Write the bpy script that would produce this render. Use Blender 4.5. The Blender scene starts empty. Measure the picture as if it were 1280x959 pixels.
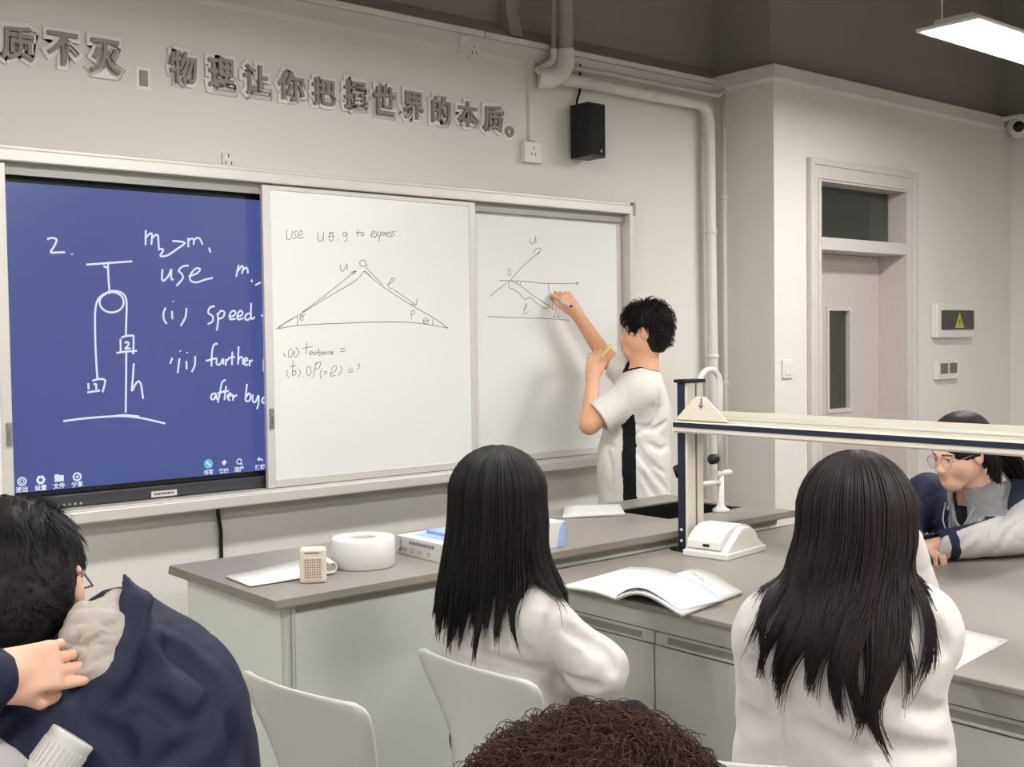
import bpy, bmesh, math, random
import numpy as np
from mathutils import Vector, Matrix
from math import sin, cos, pi, radians

C = bpy.context.scene.collection
scene = bpy.context.scene
random.seed(7)
rng = np.random.default_rng(7)

# ------------------------------------------------------------------ camera
CAM_H = 1.56
F_PX = 1445.316
YAW, PITCH, ROLL = 0.703299, 0.03845375, -0.01308193
CX, CY = 640.0, 479.5
_r0 = np.array([cos(YAW), -sin(YAW), 0.0])
CAM_F = np.array([sin(YAW) * cos(PITCH), cos(YAW) * cos(PITCH), -sin(PITCH)])
_u0 = np.cross(_r0, CAM_F)
CAM_R = cos(ROLL) * _r0 + sin(ROLL) * _u0
CAM_U = -sin(ROLL) * _r0 + cos(ROLL) * _u0
cam_data = bpy.data.cameras.new('camera')
cam = bpy.data.objects.new('camera', cam_data)
C.objects.link(cam)
cam_data.sensor_width = 36.0
cam_data.lens = F_PX / 1280.0 * 36.0
cam_data.clip_start = 0.05
cam.matrix_world = Matrix(((CAM_R[0], CAM_U[0], -CAM_F[0], 0), (CAM_R[1], CAM_U[1], -CAM_F[1], 0),
                           (CAM_R[2], CAM_U[2], -CAM_F[2], CAM_H), (0, 0, 0, 1)))
scene.camera = cam

# ------------------------------------------------------------------ light
LAMP_STRENGTH = 57.0
LAMP_COLOR = (1.0, 0.985, 0.96)
scene.view_settings.view_transform = 'Standard'
scene.view_settings.look = 'None'
scene.view_settings.gamma = 1.0
scene.view_settings.use_curve_mapping = False
scene.view_settings.exposure = 0.0
world = bpy.data.worlds.new('world')
scene.world = world
world.use_nodes = True
world.node_tree.nodes['Background'].inputs[0].default_value = (0.8, 0.85, 1.0, 1)
world.node_tree.nodes['Background'].inputs[1].default_value = 0.05

ORG = np.array([0, 0, CAM_H])
def _ray(u, v): return CAM_R * (u - CX) / F_PX - CAM_U * (v - CY) / F_PX + CAM_F
def V(u, v, d): return ORG + d * _ray(u, v)                 # the place seen at (u, v), d metres deep
def on_y(u, v, y): r = _ray(u, v); return ORG + r * (y / r[1])
def on_x(u, v, x): r = _ray(u, v); return ORG + r * (x / r[0])
def on_z(u, v, z): r = _ray(u, v); return ORG + r * ((z - CAM_H) / r[2])

# ------------------------------------------------------------------ materials
def lin(c): return tuple((x / 12.92 if x <= 0.04045 else ((x + 0.055) / 1.055) ** 2.4) for x in [v / 255.0 for v in c]) + (1.0,)
MATS = {}
def mat(name, rgb, rough=0.6, var=0.04, vscale=6.0, bump=0.0, bscale=200.0, metal=0.0, spec=0.4, emit=None, estr=0.0, stretch=None, sheen=0.0):
    if name in MATS: return MATS[name]
    m = bpy.data.materials.new(name); m.use_nodes = True
    nt = m.node_tree; b = nt.nodes['Principled BSDF']
    col = lin(rgb)
    b.inputs['Roughness'].default_value = rough
    b.inputs['Metallic'].default_value = metal
    b.inputs['Specular IOR Level'].default_value = spec
    if sheen: b.inputs['Sheen Weight'].default_value = sheen
    tc = nt.nodes.new('ShaderNodeTexCoord')
    src = tc.outputs['Object']
    if stretch:
        mp = nt.nodes.new('ShaderNodeMapping'); mp.inputs['Scale'].default_value = stretch
        nt.links.new(src, mp.inputs[0]); src = mp.outputs[0]
    if var > 0:
        n = nt.nodes.new('ShaderNodeTexNoise'); n.inputs['Scale'].default_value = vscale; n.inputs['Detail'].default_value = 4
        nt.links.new(src, n.inputs['Vector'])
        r = nt.nodes.new('ShaderNodeValToRGB')
        r.color_ramp.elements[0].position = 0.3; r.color_ramp.elements[1].position = 0.7
        r.color_ramp.elements[0].color = tuple(max(0, x * (1 - var)) for x in col[:3]) + (1,)
        r.color_ramp.elements[1].color = tuple(min(1, x * (1 + var)) for x in col[:3]) + (1,)
        nt.links.new(n.outputs[0], r.inputs[0]); nt.links.new(r.outputs[0], b.inputs['Base Color'])
    else:
        b.inputs['Base Color'].default_value = col
    if bump > 0:
        n2 = nt.nodes.new('ShaderNodeTexNoise'); n2.inputs['Scale'].default_value = bscale; n2.inputs['Detail'].default_value = 3
        nt.links.new(src, n2.inputs['Vector'])
        bp = nt.nodes.new('ShaderNodeBump'); bp.inputs['Strength'].default_value = bump; bp.inputs['Distance'].default_value = 0.01
        nt.links.new(n2.outputs[0], bp.inputs['Height']); nt.links.new(bp.outputs[0], b.inputs['Normal'])
    if emit:
        b.inputs['Emission Color'].default_value = lin(emit); b.inputs['Emission Strength'].default_value = estr
    MATS[name] = m
    return m
def glass_mat(name, rgb, mix=0.12):
    m = bpy.data.materials.new(name); m.use_nodes = True
    nt = m.node_tree; nt.nodes.remove(nt.nodes['Principled BSDF']); out = nt.nodes['Material Output']
    t = nt.nodes.new('ShaderNodeBsdfTransparent'); t.inputs[0].default_value = lin(rgb)
    g = nt.nodes.new('ShaderNodeBsdfGlossy'); g.inputs['Roughness'].default_value = 0.03
    x = nt.nodes.new('ShaderNodeMixShader'); x.inputs[0].default_value = mix
    nt.links.new(t.outputs[0], x.inputs[1]); nt.links.new(g.outputs[0], x.inputs[2]); nt.links.new(x.outputs[0], out.inputs[0])
    return m
def hair_mat(name, rgb, rough=0.35, spec=0.5):
    m = mat(name, rgb, rough=rough, var=0.35, vscale=60, spec=spec, stretch=(1, 1, 0.08))
    return m

M_WALL = mat('white_wall_paint', (216, 212, 206), 0.85, 0.015, 2.0, bump=0.03, bscale=120, spec=0.2)
M_DARKWALL = mat('dark_grey_paint', (150, 143, 138), 0.9, 0.03, 1.5, spec=0.2)
M_CORNICE = mat('cornice_paint', (206, 202, 194), 0.8, 0.02, 3)
M_FLOOR = mat('grey_vinyl', (150, 147, 142), 0.45, 0.06, 8)
M_ALU = mat('champagne_aluminium', (210, 206, 200), 0.42, 0.02, 10, metal=0.25, spec=0.5)
M_ALU_GREY = mat('grey_aluminium', (150, 149, 143), 0.45, 0.02, 10, metal=0.3)
M_BOARD = mat('whiteboard_enamel', (226, 227, 224), 0.22, 0.01, 2, spec=0.5)
M_INK = mat('black_marker_ink', (104, 104, 104), 0.6, 0.0)
M_BLACK = mat('black_plastic', (16, 16, 18), 0.4, 0.05, 20)
M_BEZEL = mat('black_bezel', (22, 24, 28), 0.3, 0.05, 10)
M_SCREEN = mat('lit_screen', (5, 6, 10), 0.25, 0.0, emit=(78, 89, 150), estr=0.92)
M_GLOW = mat('lit_white_ink', (5, 5, 5), 0.5, 0.0, emit=(226, 233, 250), estr=0.95)
M_ICONCYAN = mat('lit_cyan_icon', (5, 5, 5), 0.5, 0.0, emit=(95, 200, 225), estr=0.9)
M_TOP = mat('grey_worktop', (138, 132, 125), 0.38, 0.03, 40, spec=0.45)
M_TOPEDGE = mat('worktop_edge', (122, 115, 105), 0.4, 0.03, 40)
M_CAB = mat('cabinet_white', (206, 210, 204), 0.45, 0.012, 3, spec=0.35)
M_CABGREY = mat('cabinet_grey', (188, 187, 181), 0.45, 0.015, 3, spec=0.35)
M_CABHANDLE = mat('handle_channel', (140, 136, 128), 0.5, 0.02, 3)
M_PLASTIC = mat('white_plastic', (216, 214, 208), 0.45, 0.015, 8, spec=0.4)
M_CREAM = mat('cream_plastic', (216, 207, 190), 0.5, 0.015, 8)
M_CREAMALU = mat('cream_aluminium', (206, 200, 188), 0.4, 0.015, 8, spec=0.5)
M_NAVY = mat('navy_strip', (28, 33, 52), 0.45, 0.04, 10)
M_DOOR = mat('pale_lilac_laminate', (196, 186, 183), 0.5, 0.03, 14, stretch=(8, 8, 0.5))
M_FRAME = mat('door_frame_paint', (200, 194, 188), 0.5, 0.04, 12, stretch=(6, 6, 0.6))
M_SIGN = mat('grey_letter_face', (142, 136, 129), 0.55, 0.04, 10)
M_SIGNBACK = mat('white_letter_backing', (228, 225, 220), 0.5, 0.01, 10)
M_PAPER = mat('white_paper', (210, 209, 205), 0.75, 0.015, 30)
M_PIPE = mat('painted_pipe', (214, 209, 202), 0.55, 0.03, 14)
M_PIPEGREY = mat('grey_pipe', (150, 143, 138), 0.6, 0.04, 14)
M_CHAIR = mat('grey_polypropylene', (192, 192, 187), 0.42, 0.015, 5, spec=0.4)
M_STEEL = mat('grey_painted_steel', (140, 140, 140), 0.4, 0.02, 10, metal=0.4)
M_LAMP = mat('lamp_diffuser', (240, 240, 236), 0.4, 0.0, emit=(255, 255, 255), estr=LAMP_STRENGTH)
MATS['lamp_diffuser'].node_tree.nodes['Principled BSDF'].inputs['Emission Color'].default_value = LAMP_COLOR + (1,)
M_LAMPBODY = mat('lamp_housing', (222, 220, 216), 0.4, 0.01, 10)
M_GLASS = glass_mat('window_glass', (205, 212, 208))

# ------------------------------------------------------------------ mesh helpers
def obj(name, bm, m, parent=None, smooth=False, loc=None):
    me = bpy.data.meshes.new(name)
    bmesh.ops.recalc_face_normals(bm, faces=bm.faces[:])
    bm.to_mesh(me); bm.free()
    for x in (m if isinstance(m, (list, tuple)) else [m]): me.materials.append(x)
    if smooth:
        for p in me.polygons: p.use_smooth = True
    o = bpy.data.objects.new(name, me); C.objects.link(o)
    if parent is not None:
        o.parent = parent
        o.matrix_parent_inverse = Matrix.Translation(-parent.location) if parent.parent is None else Matrix()
    if loc is not None: o.location = loc
    return o
def thing(name, label, cat, loc=(0, 0, 0), group=None):
    o = bpy.data.objects.new(name, None); C.objects.link(o)
    o.location = loc; o.empty_display_size = 0.1
    o['label'] = label; o['category'] = cat
    if group: o['group'] = group
    return o
def tag(o, label, cat, group=None):
    o['label'] = label; o['category'] = cat
    if group: o['group'] = group
    return o
def struct(o): o['kind'] = 'structure'; return o
def new(): return bmesh.new()
def box(bm, x0, x1, y0, y1, z0, z1, bev=0.0, slot=0, M=None):
    b2 = bmesh.new()
    vs = [b2.verts.new((x, y, z)) for x in (x0, x1) for y in (y0, y1) for z in (z0, z1)]
    for f in ((0, 1, 3, 2), (4, 6, 7, 5), (0, 4, 5, 1), (2, 3, 7, 6), (0, 2, 6, 4), (1, 5, 7, 3)):
        b2.faces.new([vs[i] for i in f])
    if bev > 0: bmesh.ops.bevel(b2, geom=b2.edges[:], offset=bev, segments=2, affect='EDGES', profile=0.5)
    merge(bm, b2, slot, M)
def merge(bm, b2, slot=0, M=None):
    if M is not None: bmesh.ops.transform(b2, matrix=M, verts=b2.verts[:])
    mp = {}
    for v in b2.verts: mp[v] = bm.verts.new(v.co)
    for f in b2.faces:
        try:
            g = bm.faces.new([mp[v] for v in f.verts]); g.material_index = slot or f.material_index; g.smooth = f.smooth
        except ValueError: pass
    b2.free()
def smooth_path(pts, n=6):
    P = [np.array(p, float) for p in pts]
    if len(P) < 3: return P
    out = []
    for i in range(len(P) - 1):
        p0 = P[max(i - 1, 0)]; p1 = P[i]; p2 = P[i + 1]; p3 = P[min(i + 2, len(P) - 1)]
        for k in range(n):
            t = k / n
            out.append(0.5 * (2 * p1 + (p2 - p0) * t + (2 * p0 - 5 * p1 + 4 * p2 - p3) * t * t + (3 * p1 - p0 - 3 * p2 + p3) * t ** 3))
    out.append(P[-1])
    return out
def tube(bm, pts, r, sides=10, cap=True, slot=0, flat=None):
    pts = [Vector(p) for p in pts]
    n = len(pts); rings = []
    rr = r if hasattr(r, '__len__') else [r] * n
    prev = None
    for i, p in enumerate(pts):
        t = (pts[min(i + 1, n - 1)] - pts[max(i - 1, 0)])
        if t.length < 1e-9: t = Vector((0, 0, 1))
        t.normalize()
        if prev is None:
            a = Vector((0, 0, 1)) if abs(t.z) < 0.9 else Vector((1, 0, 0))
            nrm = t.cross(a).normalized()
        else:
            nrm = prev - t * prev.dot(t)
            nrm = nrm.normalized() if nrm.length > 1e-6 else t.orthogonal().normalized()
        prev = nrm; bi = t.cross(nrm)
        rings.append([bm.verts.new(p + (nrm * cos(2 * pi * k / sides) + bi * sin(2 * pi * k / sides)) * rr[i]) for k in range(sides)])
    for i in range(n - 1):
        for k in range(sides):
            f = bm.faces.new((rings[i][k], rings[i][(k + 1) % sides], rings[i + 1][(k + 1) % sides], rings[i + 1][k]))
            f.smooth = True; f.material_index = slot
    if cap:
        for q in (rings[0][::-1], rings[-1]):
            try: bm.faces.new(q).material_index = slot
            except ValueError: pass
def lathe(bm, prof, c=(0, 0, 0), sides=32, M=None, slot=0, smooth=True):
    b2 = bmesh.new(); rings = []
    for r, z in prof:
        rings.append([b2.verts.new((r * cos(2 * pi * k / sides), r * sin(2 * pi * k / sides), z)) for k in range(sides)] if r > 1e-6 else [b2.verts.new((0, 0, z))])
    for a, b in zip(rings[:-1], rings[1:]):
        for k in range(sides):
            q = [a[k % len(a)], a[(k + 1) % len(a)], b[(k + 1) % len(b)], b[k % len(b)]]
            u = []
            for v in q:
                if v not in u: u.append(v)
            if len(u) > 2: b2.faces.new(u).smooth = smooth
    M2 = Matrix.Translation(Vector(c)) @ (M if M is not None else Matrix())
    merge(bm, b2, slot, M2)
def prism(bm, poly, axis, a0, a1, slot=0, bev=0.0):
    """poly: 2-D outline; axis 'x','y','z' is the extrusion direction."""
    b2 = bmesh.new()
    def P(p, a): return {'x': (a, p[0], p[1]), 'y': (p[0], a, p[1]), 'z': (p[0], p[1], a)}[axis]
    A = [b2.verts.new(P(p, a0)) for p in poly]; B = [b2.verts.new(P(p, a1)) for p in poly]
    n = len(poly)
    b2.faces.new(A); b2.faces.new(B[::-1])
    for i in range(n): b2.faces.new((A[i], B[i], B[(i + 1) % n], A[(i + 1) % n]))
    if bev: bmesh.ops.bevel(b2, geom=b2.edges[:], offset=bev, segments=2, affect='EDGES', profile=0.5)
    merge(bm, b2, slot)
def one_box(name, m, parent, *a, bev=0.0):
    bm = new(); box(bm, *a, bev=bev); return obj(name, bm, m, parent)
def text_bm(s, size, extrude=0.0, offset=0.0):
    cu = bpy.data.curves.new('lettering', 'FONT'); cu.body = s; cu.size = size; cu.extrude = extrude; cu.offset = offset
    cu.align_x = 'CENTER'; cu.align_y = 'CENTER'; cu.resolution_u = 3
    o = bpy.data.objects.new('lettering', cu); C.objects.link(o)
    dg = bpy.context.evaluated_depsgraph_get(); dg.update()
    me = bpy.data.meshes.new_from_object(o.evaluated_get(dg))
    bm = bmesh.new(); bm.from_mesh(me)
    bpy.data.objects.remove(o); bpy.data.curves.remove(cu); bpy.data.meshes.remove(me)
    return bm
UPRIGHT = Matrix.Rotation(pi / 2, 4, 'X')       # text plane onto the front wall, facing the room (-y)
def centre_bm(bm):
    if not bm.verts: return
    lo = [min(v.co[i] for v in bm.verts) for i in range(3)]; hi = [max(v.co[i] for v in bm.verts) for i in range(3)]
    for v in bm.verts:
        for i in (0, 1): v.co[i] -= (lo[i] + hi[i]) / 2
def copy_tree(o, parent=None, loc=None):
    c = o.copy(); C.objects.link(c); c.parent = parent
    if parent is not None: c.matrix_parent_inverse = o.matrix_parent_inverse.copy()
    if loc is not None: c.location = loc
    for ch in list(o.children): copy_tree(ch, c)
    return c
# ------------------------------------------------------------------ the room
YW, YD, XR, XE = 4.2, 3.80, 5.063, 7.66       # board wall, door wall, return face, right wall
ZW, ZC = 2.985, 3.9                           # top of the white walls, ceiling
X0, Y0 = -2.8, -3.6
D0, D1, DT = 5.447, 6.335, 2.42               # door opening
def S(name, m, parts, bev=0.0):
    bm = new()
    for p in parts: box(bm, *p, bev=bev)
    return struct(obj(name, bm, m))
S('floor', M_FLOOR, [(X0 - .2, XE + .2, Y0 - .2, 6.2, -0.1, 0)])
S('ceiling', M_DARKWALL, [(X0 - .2, XE + .2, Y0 - .2, 6.2, ZC, ZC + .1)])
S('wall_front', M_WALL, [(X0 - .2, XR + .0, YW, YW + .2, 0, ZW)])
bm = new()
prism(bm, [(YW + .0, ZW), (YW + .1, ZW + .085), (YW + .1, ZC), (YW + .2, ZC), (YW + .2, ZW)], 'x', X0 - .2, XR + .1)
prism(bm, [(YW + .0, ZW + .01), (YW + .1, ZW + .085), (YW + .1, ZC), (YW + .035, ZC), (YW + .035, ZW + .13)], 'x', 3.585, 3.66)
struct(obj('wall_front_upper', bm, M_DARKWALL))
S('wall_return', M_WALL, [(XR, XR + .14, YD, YW + .2, 0, ZW)])
S('wall_door', M_WALL, [(XR + .14, D0, YD, YD + .22, 0, ZW), (D1, XE + .1, YD, YD + .22, 0, ZW), (D0, D1, YD, YD + .22, DT, ZW)])
S('wall_door_upper', M_DARKWALL, [(XR + .3, XE + .1, YD + .1, YD + .3, ZW, ZC), (XR + .1, XR + .3, YD + .1, YW + .1, ZW, ZC), (XR, XE, YD, YD + .1, ZW, ZW + .004), (XR, XR + .1, YD + .1, YW, ZW, ZW + .004)])
S('wall_right', M_WALL, [(XE, XE + .2, Y0, YD, 0, ZW)])
S('wall_right_upper', M_DARKWALL, [(XE + .04, XE + .2, Y0, YD + .1, ZW, ZC)])
S('wall_left', M_WALL, [(X0 - .2, X0, Y0, YW, 0, ZC)])
S('wall_back', M_WALL, [(X0, XE, Y0 - .2, Y0, 0, ZC)])
# cornice bands and the thin white trunking strip along the board wall
bm = new()
box(bm, XR - .018, XR, YD - .018, YW, 2.925, ZW + .008); box(bm, XR, XE, YD - .018, YD, 2.925, ZW + .008)
prism(bm, [(XR - .018, 2.925), (XR, 2.905), (XR, 2.925)], 'y', YD - .01, YW)
prism(bm, [(YD - .018, 2.925), (YD, 2.905), (YD, 2.925)], 'x', XR, XE)
struct(obj('trim_1', bm, M_CORNICE))
bm = new()
prism(bm, [(YW, 2.865), (YW - .012, 2.885), (YW - .012, 2.95), (YW, 2.95)], 'x', X0, XR - .018)
struct(obj('trim_2', bm, M_CORNICE))
bm = new(); 
for a, b in ((X0, 1.9), (1.904, 3.40), (3.404, 4.36), (4.364, XR - .02)): box(bm, a, b, YW - .03, YW, 2.952, 2.978, bev=.003)
struct(obj('trim_3', bm, M_PIPE))
S('baseboard_front', M_CABGREY, [(X0, XR, YW - .012, YW, 0, .1)])
S('baseboard_door', M_CABGREY, [(XR, D0 - .1, YD - .012, YD, 0, .1), (D1 + .14, XE, YD - .012, YD, 0, .1)])
# corridor behind the door
M_COR = mat('corridor_paint', (150, 152, 150), 0.9, 0.02, 2)
S('wall_corridor', M_COR, [(XR + .14, XE + .2, 5.7, 5.85, 0, ZC), (XE + .1, XE + .25, YD + .22, 5.7, 0, ZC), (XR + .14, XR + .24, YD + .22, 5.7, 0, ZC)])
S('trim_4', M_PIPE, [(7.02, 7.10, 5.6, 5.7, 0, 3.2)])
S('trim_5', M_DARKWALL, [(XR + .3, XR + .5, 4.5, 4.7, 1.9, 3.3)])

# ------------------------------------------------------------------ door
door = thing('door_1', 'pale lilac wooden door with narrow glass slot and transom window above', 'door', (5.9, YD, 0)); struct(door)
bm = new()
w = .014
for (a, b, c, d) in ((D0 - .092, D0 - .001, 0, DT + .105), (D1 + .001, D1 + .105, 0, DT + .105), (D0 - .0009, D1 + .0009, DT + .001, DT + .105)):
    box(bm, a, b, YD - .022, YD + .002, c, d)
box(bm, D0 - .096, D0 - .062, YD - .034, YD - .001, 0, DT + .11, bev=.004); box(bm, D1 + .075, D1 + .109, YD - .034, YD - .001, 0, DT + .11, bev=.004)
box(bm, D0 - .070, D1 + .083, YD - .0325, YD - .001, DT + .075, DT + .109, bev=.004)
box(bm, D0 - .02, D0 - .0015, YD - .03, YD - .001, 0, DT, bev=.003); box(bm, D1 + .0015, D1 + .025, YD - .03, YD - .001, 0, DT, bev=.003); box(bm, D0 - .012, D1 + .015, YD - .0285, YD - .001, DT + .0015, DT + .02, bev=.003)
obj('door_casing', bm, M_FRAME, door)
bm = new()                                                   # reveal lining
box(bm, D0 + .0005, D0 + .012, YD - .024, YD + .225, 0, DT - .013); box(bm, D1 - .012, D1 - .0005, YD - .024, YD + .225, 0, DT - .013); box(bm, D0 + .0005, D1 - .0005, YD - .0235, YD + .225, DT - .012, DT - .0005)
obj('door_jamb', bm, M_DOOR, door)
one_box('transom_bar', M_FRAME, door, D0, D1, YD - .018, YD + .2, 2.033, 2.103, bev=.004)
yl = 3.964
bm = new()
wx0, wx1, wz0, wz1 = 5.79, 6.005, 1.12, 1.705
for p in ((D0 + .012, wx0, 0.01, 2.03), (wx1, D1 - .013, 0.01, 2.03), (wx0, wx1, 0.01, wz0), (wx0, wx1, wz1, 2.03)):
    box(bm, p[0], p[1], yl, yl + .045, p[2], p[3])
leaf = obj('door_leaf', bm, M_DOOR, door)
bm = new()
for p in ((wx0 - .02, wx0 + .003, wz0 - .02, wz1 + .02), (wx1 - .003, wx1 + .02, wz0 - .02, wz1 + .02), (wx0 + .0031, wx1 - .0031, wz0 - .0195, wz0 + .003), (wx0 + .0031, wx1 - .0031, wz1 - .003, wz1 + .0195)):
    box(bm, p[0], p[1], yl - .008, yl + .053, p[2], p[3])
obj('glazing_bead', bm, M_FRAME, leaf)
one_box('window_pane', M_GLASS, leaf, wx0, wx1, yl + .02, yl + .026, wz0, wz1)
bm = new(); tube(bm, [(D0 + .07, yl - .0, 1.0), (D0 + .07, yl - .05, 1.0), (D0 + .19, yl - .05, 1.0)], .009, 8); box(bm, D0 + .045, D0 + .095, yl - .008, yl, .9, 1.1, bev=.003)
obj('door_handle', bm, M_STEEL, leaf, smooth=True)
one_box('transom_pane', M_GLASS, door, D0 + .012, D1 - .012, YD + .1, YD + .106, 2.103, DT - .012)

# ------------------------------------------------------------------ lamps
def lamp(x, y, label):
    t = thing('ceiling_lamp', label, 'lamp', (x, y, 2.83), 'suspended light panels')
    L, W = .6, .142
    bm = new(); 
    box(bm, x - L, x + L, y - W, y + W, 2.832, 2.846, bev=.002)
    prism(bm, [(y - W + .045, 2.846), (y + W - .045, 2.846), (y + W - .06, 2.878), (y - W + .06, 2.878)], 'x', x - L + .05, x + L - .05)
    obj('lamp_housing', bm, M_LAMPBODY, t)
    one_box('lamp_diffuser', M_LAMP, t, x - L + .022, x + L - .022, y - W + .02, y + W - .02, 2.829, 2.8325)
    for sx in (x - L + .14, x + L - .14):
        bm = new(); tube(bm, [(sx, y + .1, 2.846), (sx, y + .1, ZC)], .0045, 6); obj('suspension_rod', bm, M_LAMPBODY, t)
lamp(5.11, 2.51, 'white rectangular light panel hanging at the upper right above the door side')
lamp(2.0, 2.51, 'lit panel hanging over the students near the board')
lamp(-1.1, 2.51, 'lit panel hanging over the left side of the room')
for x in (5.11, 2.0, -1.1):
    for y in (0.2, -2.1):
        lamp(x, y, 'lit panel hanging behind the camera')
cl = thing('added_corridor_lamp', 'added unseen light panel brightening the corridor beyond the door transom', 'lamp', (6.5, 5.0, 3.3))  # added lamp, out of view, so the corridor behind the transom is less dark
one_box('lamp_diffuser', mat('added_corridor_diffuser', (230, 230, 226), 0.5, 0, emit=(255, 250, 240), estr=11.0), cl, 6.2, 6.8, 4.9, 5.1, 3.28, 3.3)
one_box('lamp_housing', M_LAMPBODY, cl, 6.18, 6.82, 4.88, 5.12, 3.3, 3.33)
bm = new(); tube(bm, [(6.5, 5.0, 3.33), (6.5, 5.0, ZC)], .005, 6); obj('suspension_rod', bm, M_LAMPBODY, cl)

# ------------------------------------------------------------------ board assembly
YB = 4.08
bx0, bx1 = -1.2, 4.27
fr = thing('sliding_board_frame', 'long pale aluminium rail frame holding the boards on the front wall', 'board frame', (bx1, YW, .93))
bm = new(); box(bm, bx0, bx1 - .012, 4.06, YW, 2.18, 2.222, bev=.004); box(bm, bx0, bx1 - .012, 4.075, YW, 2.222, 2.236, bev=.003)
obj('top_rail', bm, M_ALU, fr)
bm = new(); box(bm, bx0, bx1 - .012, 4.055, YW, .93, .975, bev=.006); box(bm, bx0, bx1 - .03, 4.068, YW, .975, .982); obj('bottom_rail', bm, M_ALU, fr)
bm = new(); box(bm, bx1 - .034, bx1 - .004, 4.062, YW, .97, 2.185, bev=.004); obj('side_stile', bm, M_ALU, fr)
bm = new(); box(bm, bx1 - .013, bx1 + .006, 4.056, YW, 2.172, 2.24, bev=.006); obj('end_cap', bm, M_ALU_GREY, fr)
bm = new(); box(bm, bx1 - .013, bx1 + .006, 4.052, YW, .925, .985, bev=.006); obj('end_cap', bm, M_ALU_GREY, fr)
one_box('inner_stile', M_ALU_GREY, fr, bx1 - .064, bx1 - .034, 4.142, YW, .975, 2.18)
one_box('back_panel', M_ALU_GREY, fr, 2.24, bx1 - .03, 4.17, YW, .975, 2.18)
one_box('track_divider', M_ALU_GREY, fr, bx0, bx1 - .034, 4.100, 4.108, 2.14, 2.185)
def whiteboard(x0, x1, y, z0, z1, label, lock):
    t = thing('whiteboard', label, 'whiteboard', (x0, y, z0), 'sliding whiteboards')
    s = .036
    bm = new(); box(bm, x0 + s, x1 - s, y + .004, y + .018, z0 + .03, z1 - .02); bd = obj('writing_surface', bm, M_BOARD, t)
    bm = new()
    box(bm, x0, x0 + s, y, y + .022, z0, z1, bev=.003); box(bm, x1 - s, x1, y, y + .022, z0, z1, bev=.003)
    box(bm, x0 + s, x1 - s, y, y + .022, z0, z0 + .032, bev=.003); box(bm, x0 + s, x1 - s, y, y + .022, z1 - .02, z1, bev=.003)
    obj('frame', bm, M_ALU, t)
    for lx in lock:
        bm = new(); box(bm, lx - .008, lx + .008, y - .012, y + .002, 1.22, 1.30, bev=.003); box(bm, lx - .004, lx + .004, y - .02, y - .01, 1.24, 1.27, bev=.002); obj('lock', bm, M_STEEL, t)
    return t, bd
wb1, surf1 = whiteboard(2.196, 3.257, YB, .984, 2.176, 'middle whiteboard with a handwritten triangle sketch, left of the narrow board divider', [2.215])
wb2, surf2 = whiteboard(3.225, 4.235, 4.118, .984, 2.150, 'right whiteboard with an arrow sketch that the person in white is writing on', [])
wb3, surf3 = whiteboard(.18, 1.238, YB, .984, 2.176, 'white sliding board cut off at the left edge, beside the blue screen', [1.225])

# interactive screen behind the sliding boards
YS = 4.15
sc_ = thing('interactive_display', 'large blue lit touch screen with white handwriting in a black bezel', 'screen', (1.7, YS, 1.0))
sx0, sx1 = 1.20, 2.95
sz0 = on_y(60, 613, YS)[2]; sz1 = on_y(170, 239, YS)[2]
one_box('bezel', M_BEZEL, sc_, sx0 - .02, sx1 + .02, YS + .004, YW - .001, sz0 - .02, sz1 + .028, bev=.004)
scr = one_box('screen', M_SCREEN, sc_, sx0, sx1, YS, YS + .006, sz0, sz1)
bb = one_box('bottom_bar', mat('dark_grey_bar', (58, 58, 62), 0.4, 0.03, 10), sc_, sx0 - .02, sx1 + .02, YS - .02, YW - .001, .985, sz0 - .02, bev=.004)
p = on_y(205, 616.5, YS - .02)
one_box('name_plate', M_ALU, bb, p[0] - .05, p[0] + .05, YS - .023, YS - .019, p[2] - .012, p[2] + .010)
bm = new()
for k in range(9): box(bm, p[0] - .038 + k * .0085, p[0] - .033 + k * .0085, YS - .0242, YS - .0228, p[2] - .004, p[2] + .003)
obj('plate_lettering', bm, M_BLACK, bb)
bm = new()
for k in range(5):
    q = on_y(73 + k * 7, 632 - k * .6, YS - .02); lathe(bm, [(0, 0), (.005, 0), (.005, .002), (0, .002)], (q[0], YS - .020, q[2]), 10, UPRIGHT)
obj('button', bm, M_ALU_GREY, bb)
one_box('shadow_gap_cover', M_ALU, fr, 1.238, 2.197, 4.112, YW, sz1 + .03, 2.150, bev=.003)
# ------------------------------------------------------------------ handwriting
def ell(cx, cy, rx, ry, n=14, a0=0.0, a1=2 * pi): return [(cx + rx * cos(a0 + (a1 - a0) * k / n), cy + ry * sin(a0 + (a1 - a0) * k / n)) for k in range(n + 1)]
def handwriting(name, groups, y, r, m, parent, clipx=None, gap=.030):
    """strokes traced on the board plane; strokes that touch or nearly touch make one word or sketch"""
    L = []
    for (ox, oy, s), lines in groups:
        for ln in lines:
            pts = smooth_path([on_y(ox + u / s, oy + v / s, y) for u, v in ln], 5)
            if clipx: pts = [p for p in pts if p[0] < clipx]
            if len(pts) == 1: pts = [pts[0], pts[0] + np.array([.002, 0, -.002])]
            if len(pts) > 1: L.append(np.array(pts))
    ids = list(range(len(L)))
    for i in range(len(L)):
        for j in range(i):
            if ids[i] != ids[j] and np.min(np.linalg.norm(L[i][:, None] - L[j][None], axis=2)) < gap: ids = [ids[j] if k == ids[i] else k for k in ids]
    for c in sorted(set(ids)):
        bm = new()
        for k, pts in zip(ids, L):
            if k == c: tube(bm, pts, r, 4)
        obj(name, bm, m, parent)
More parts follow.
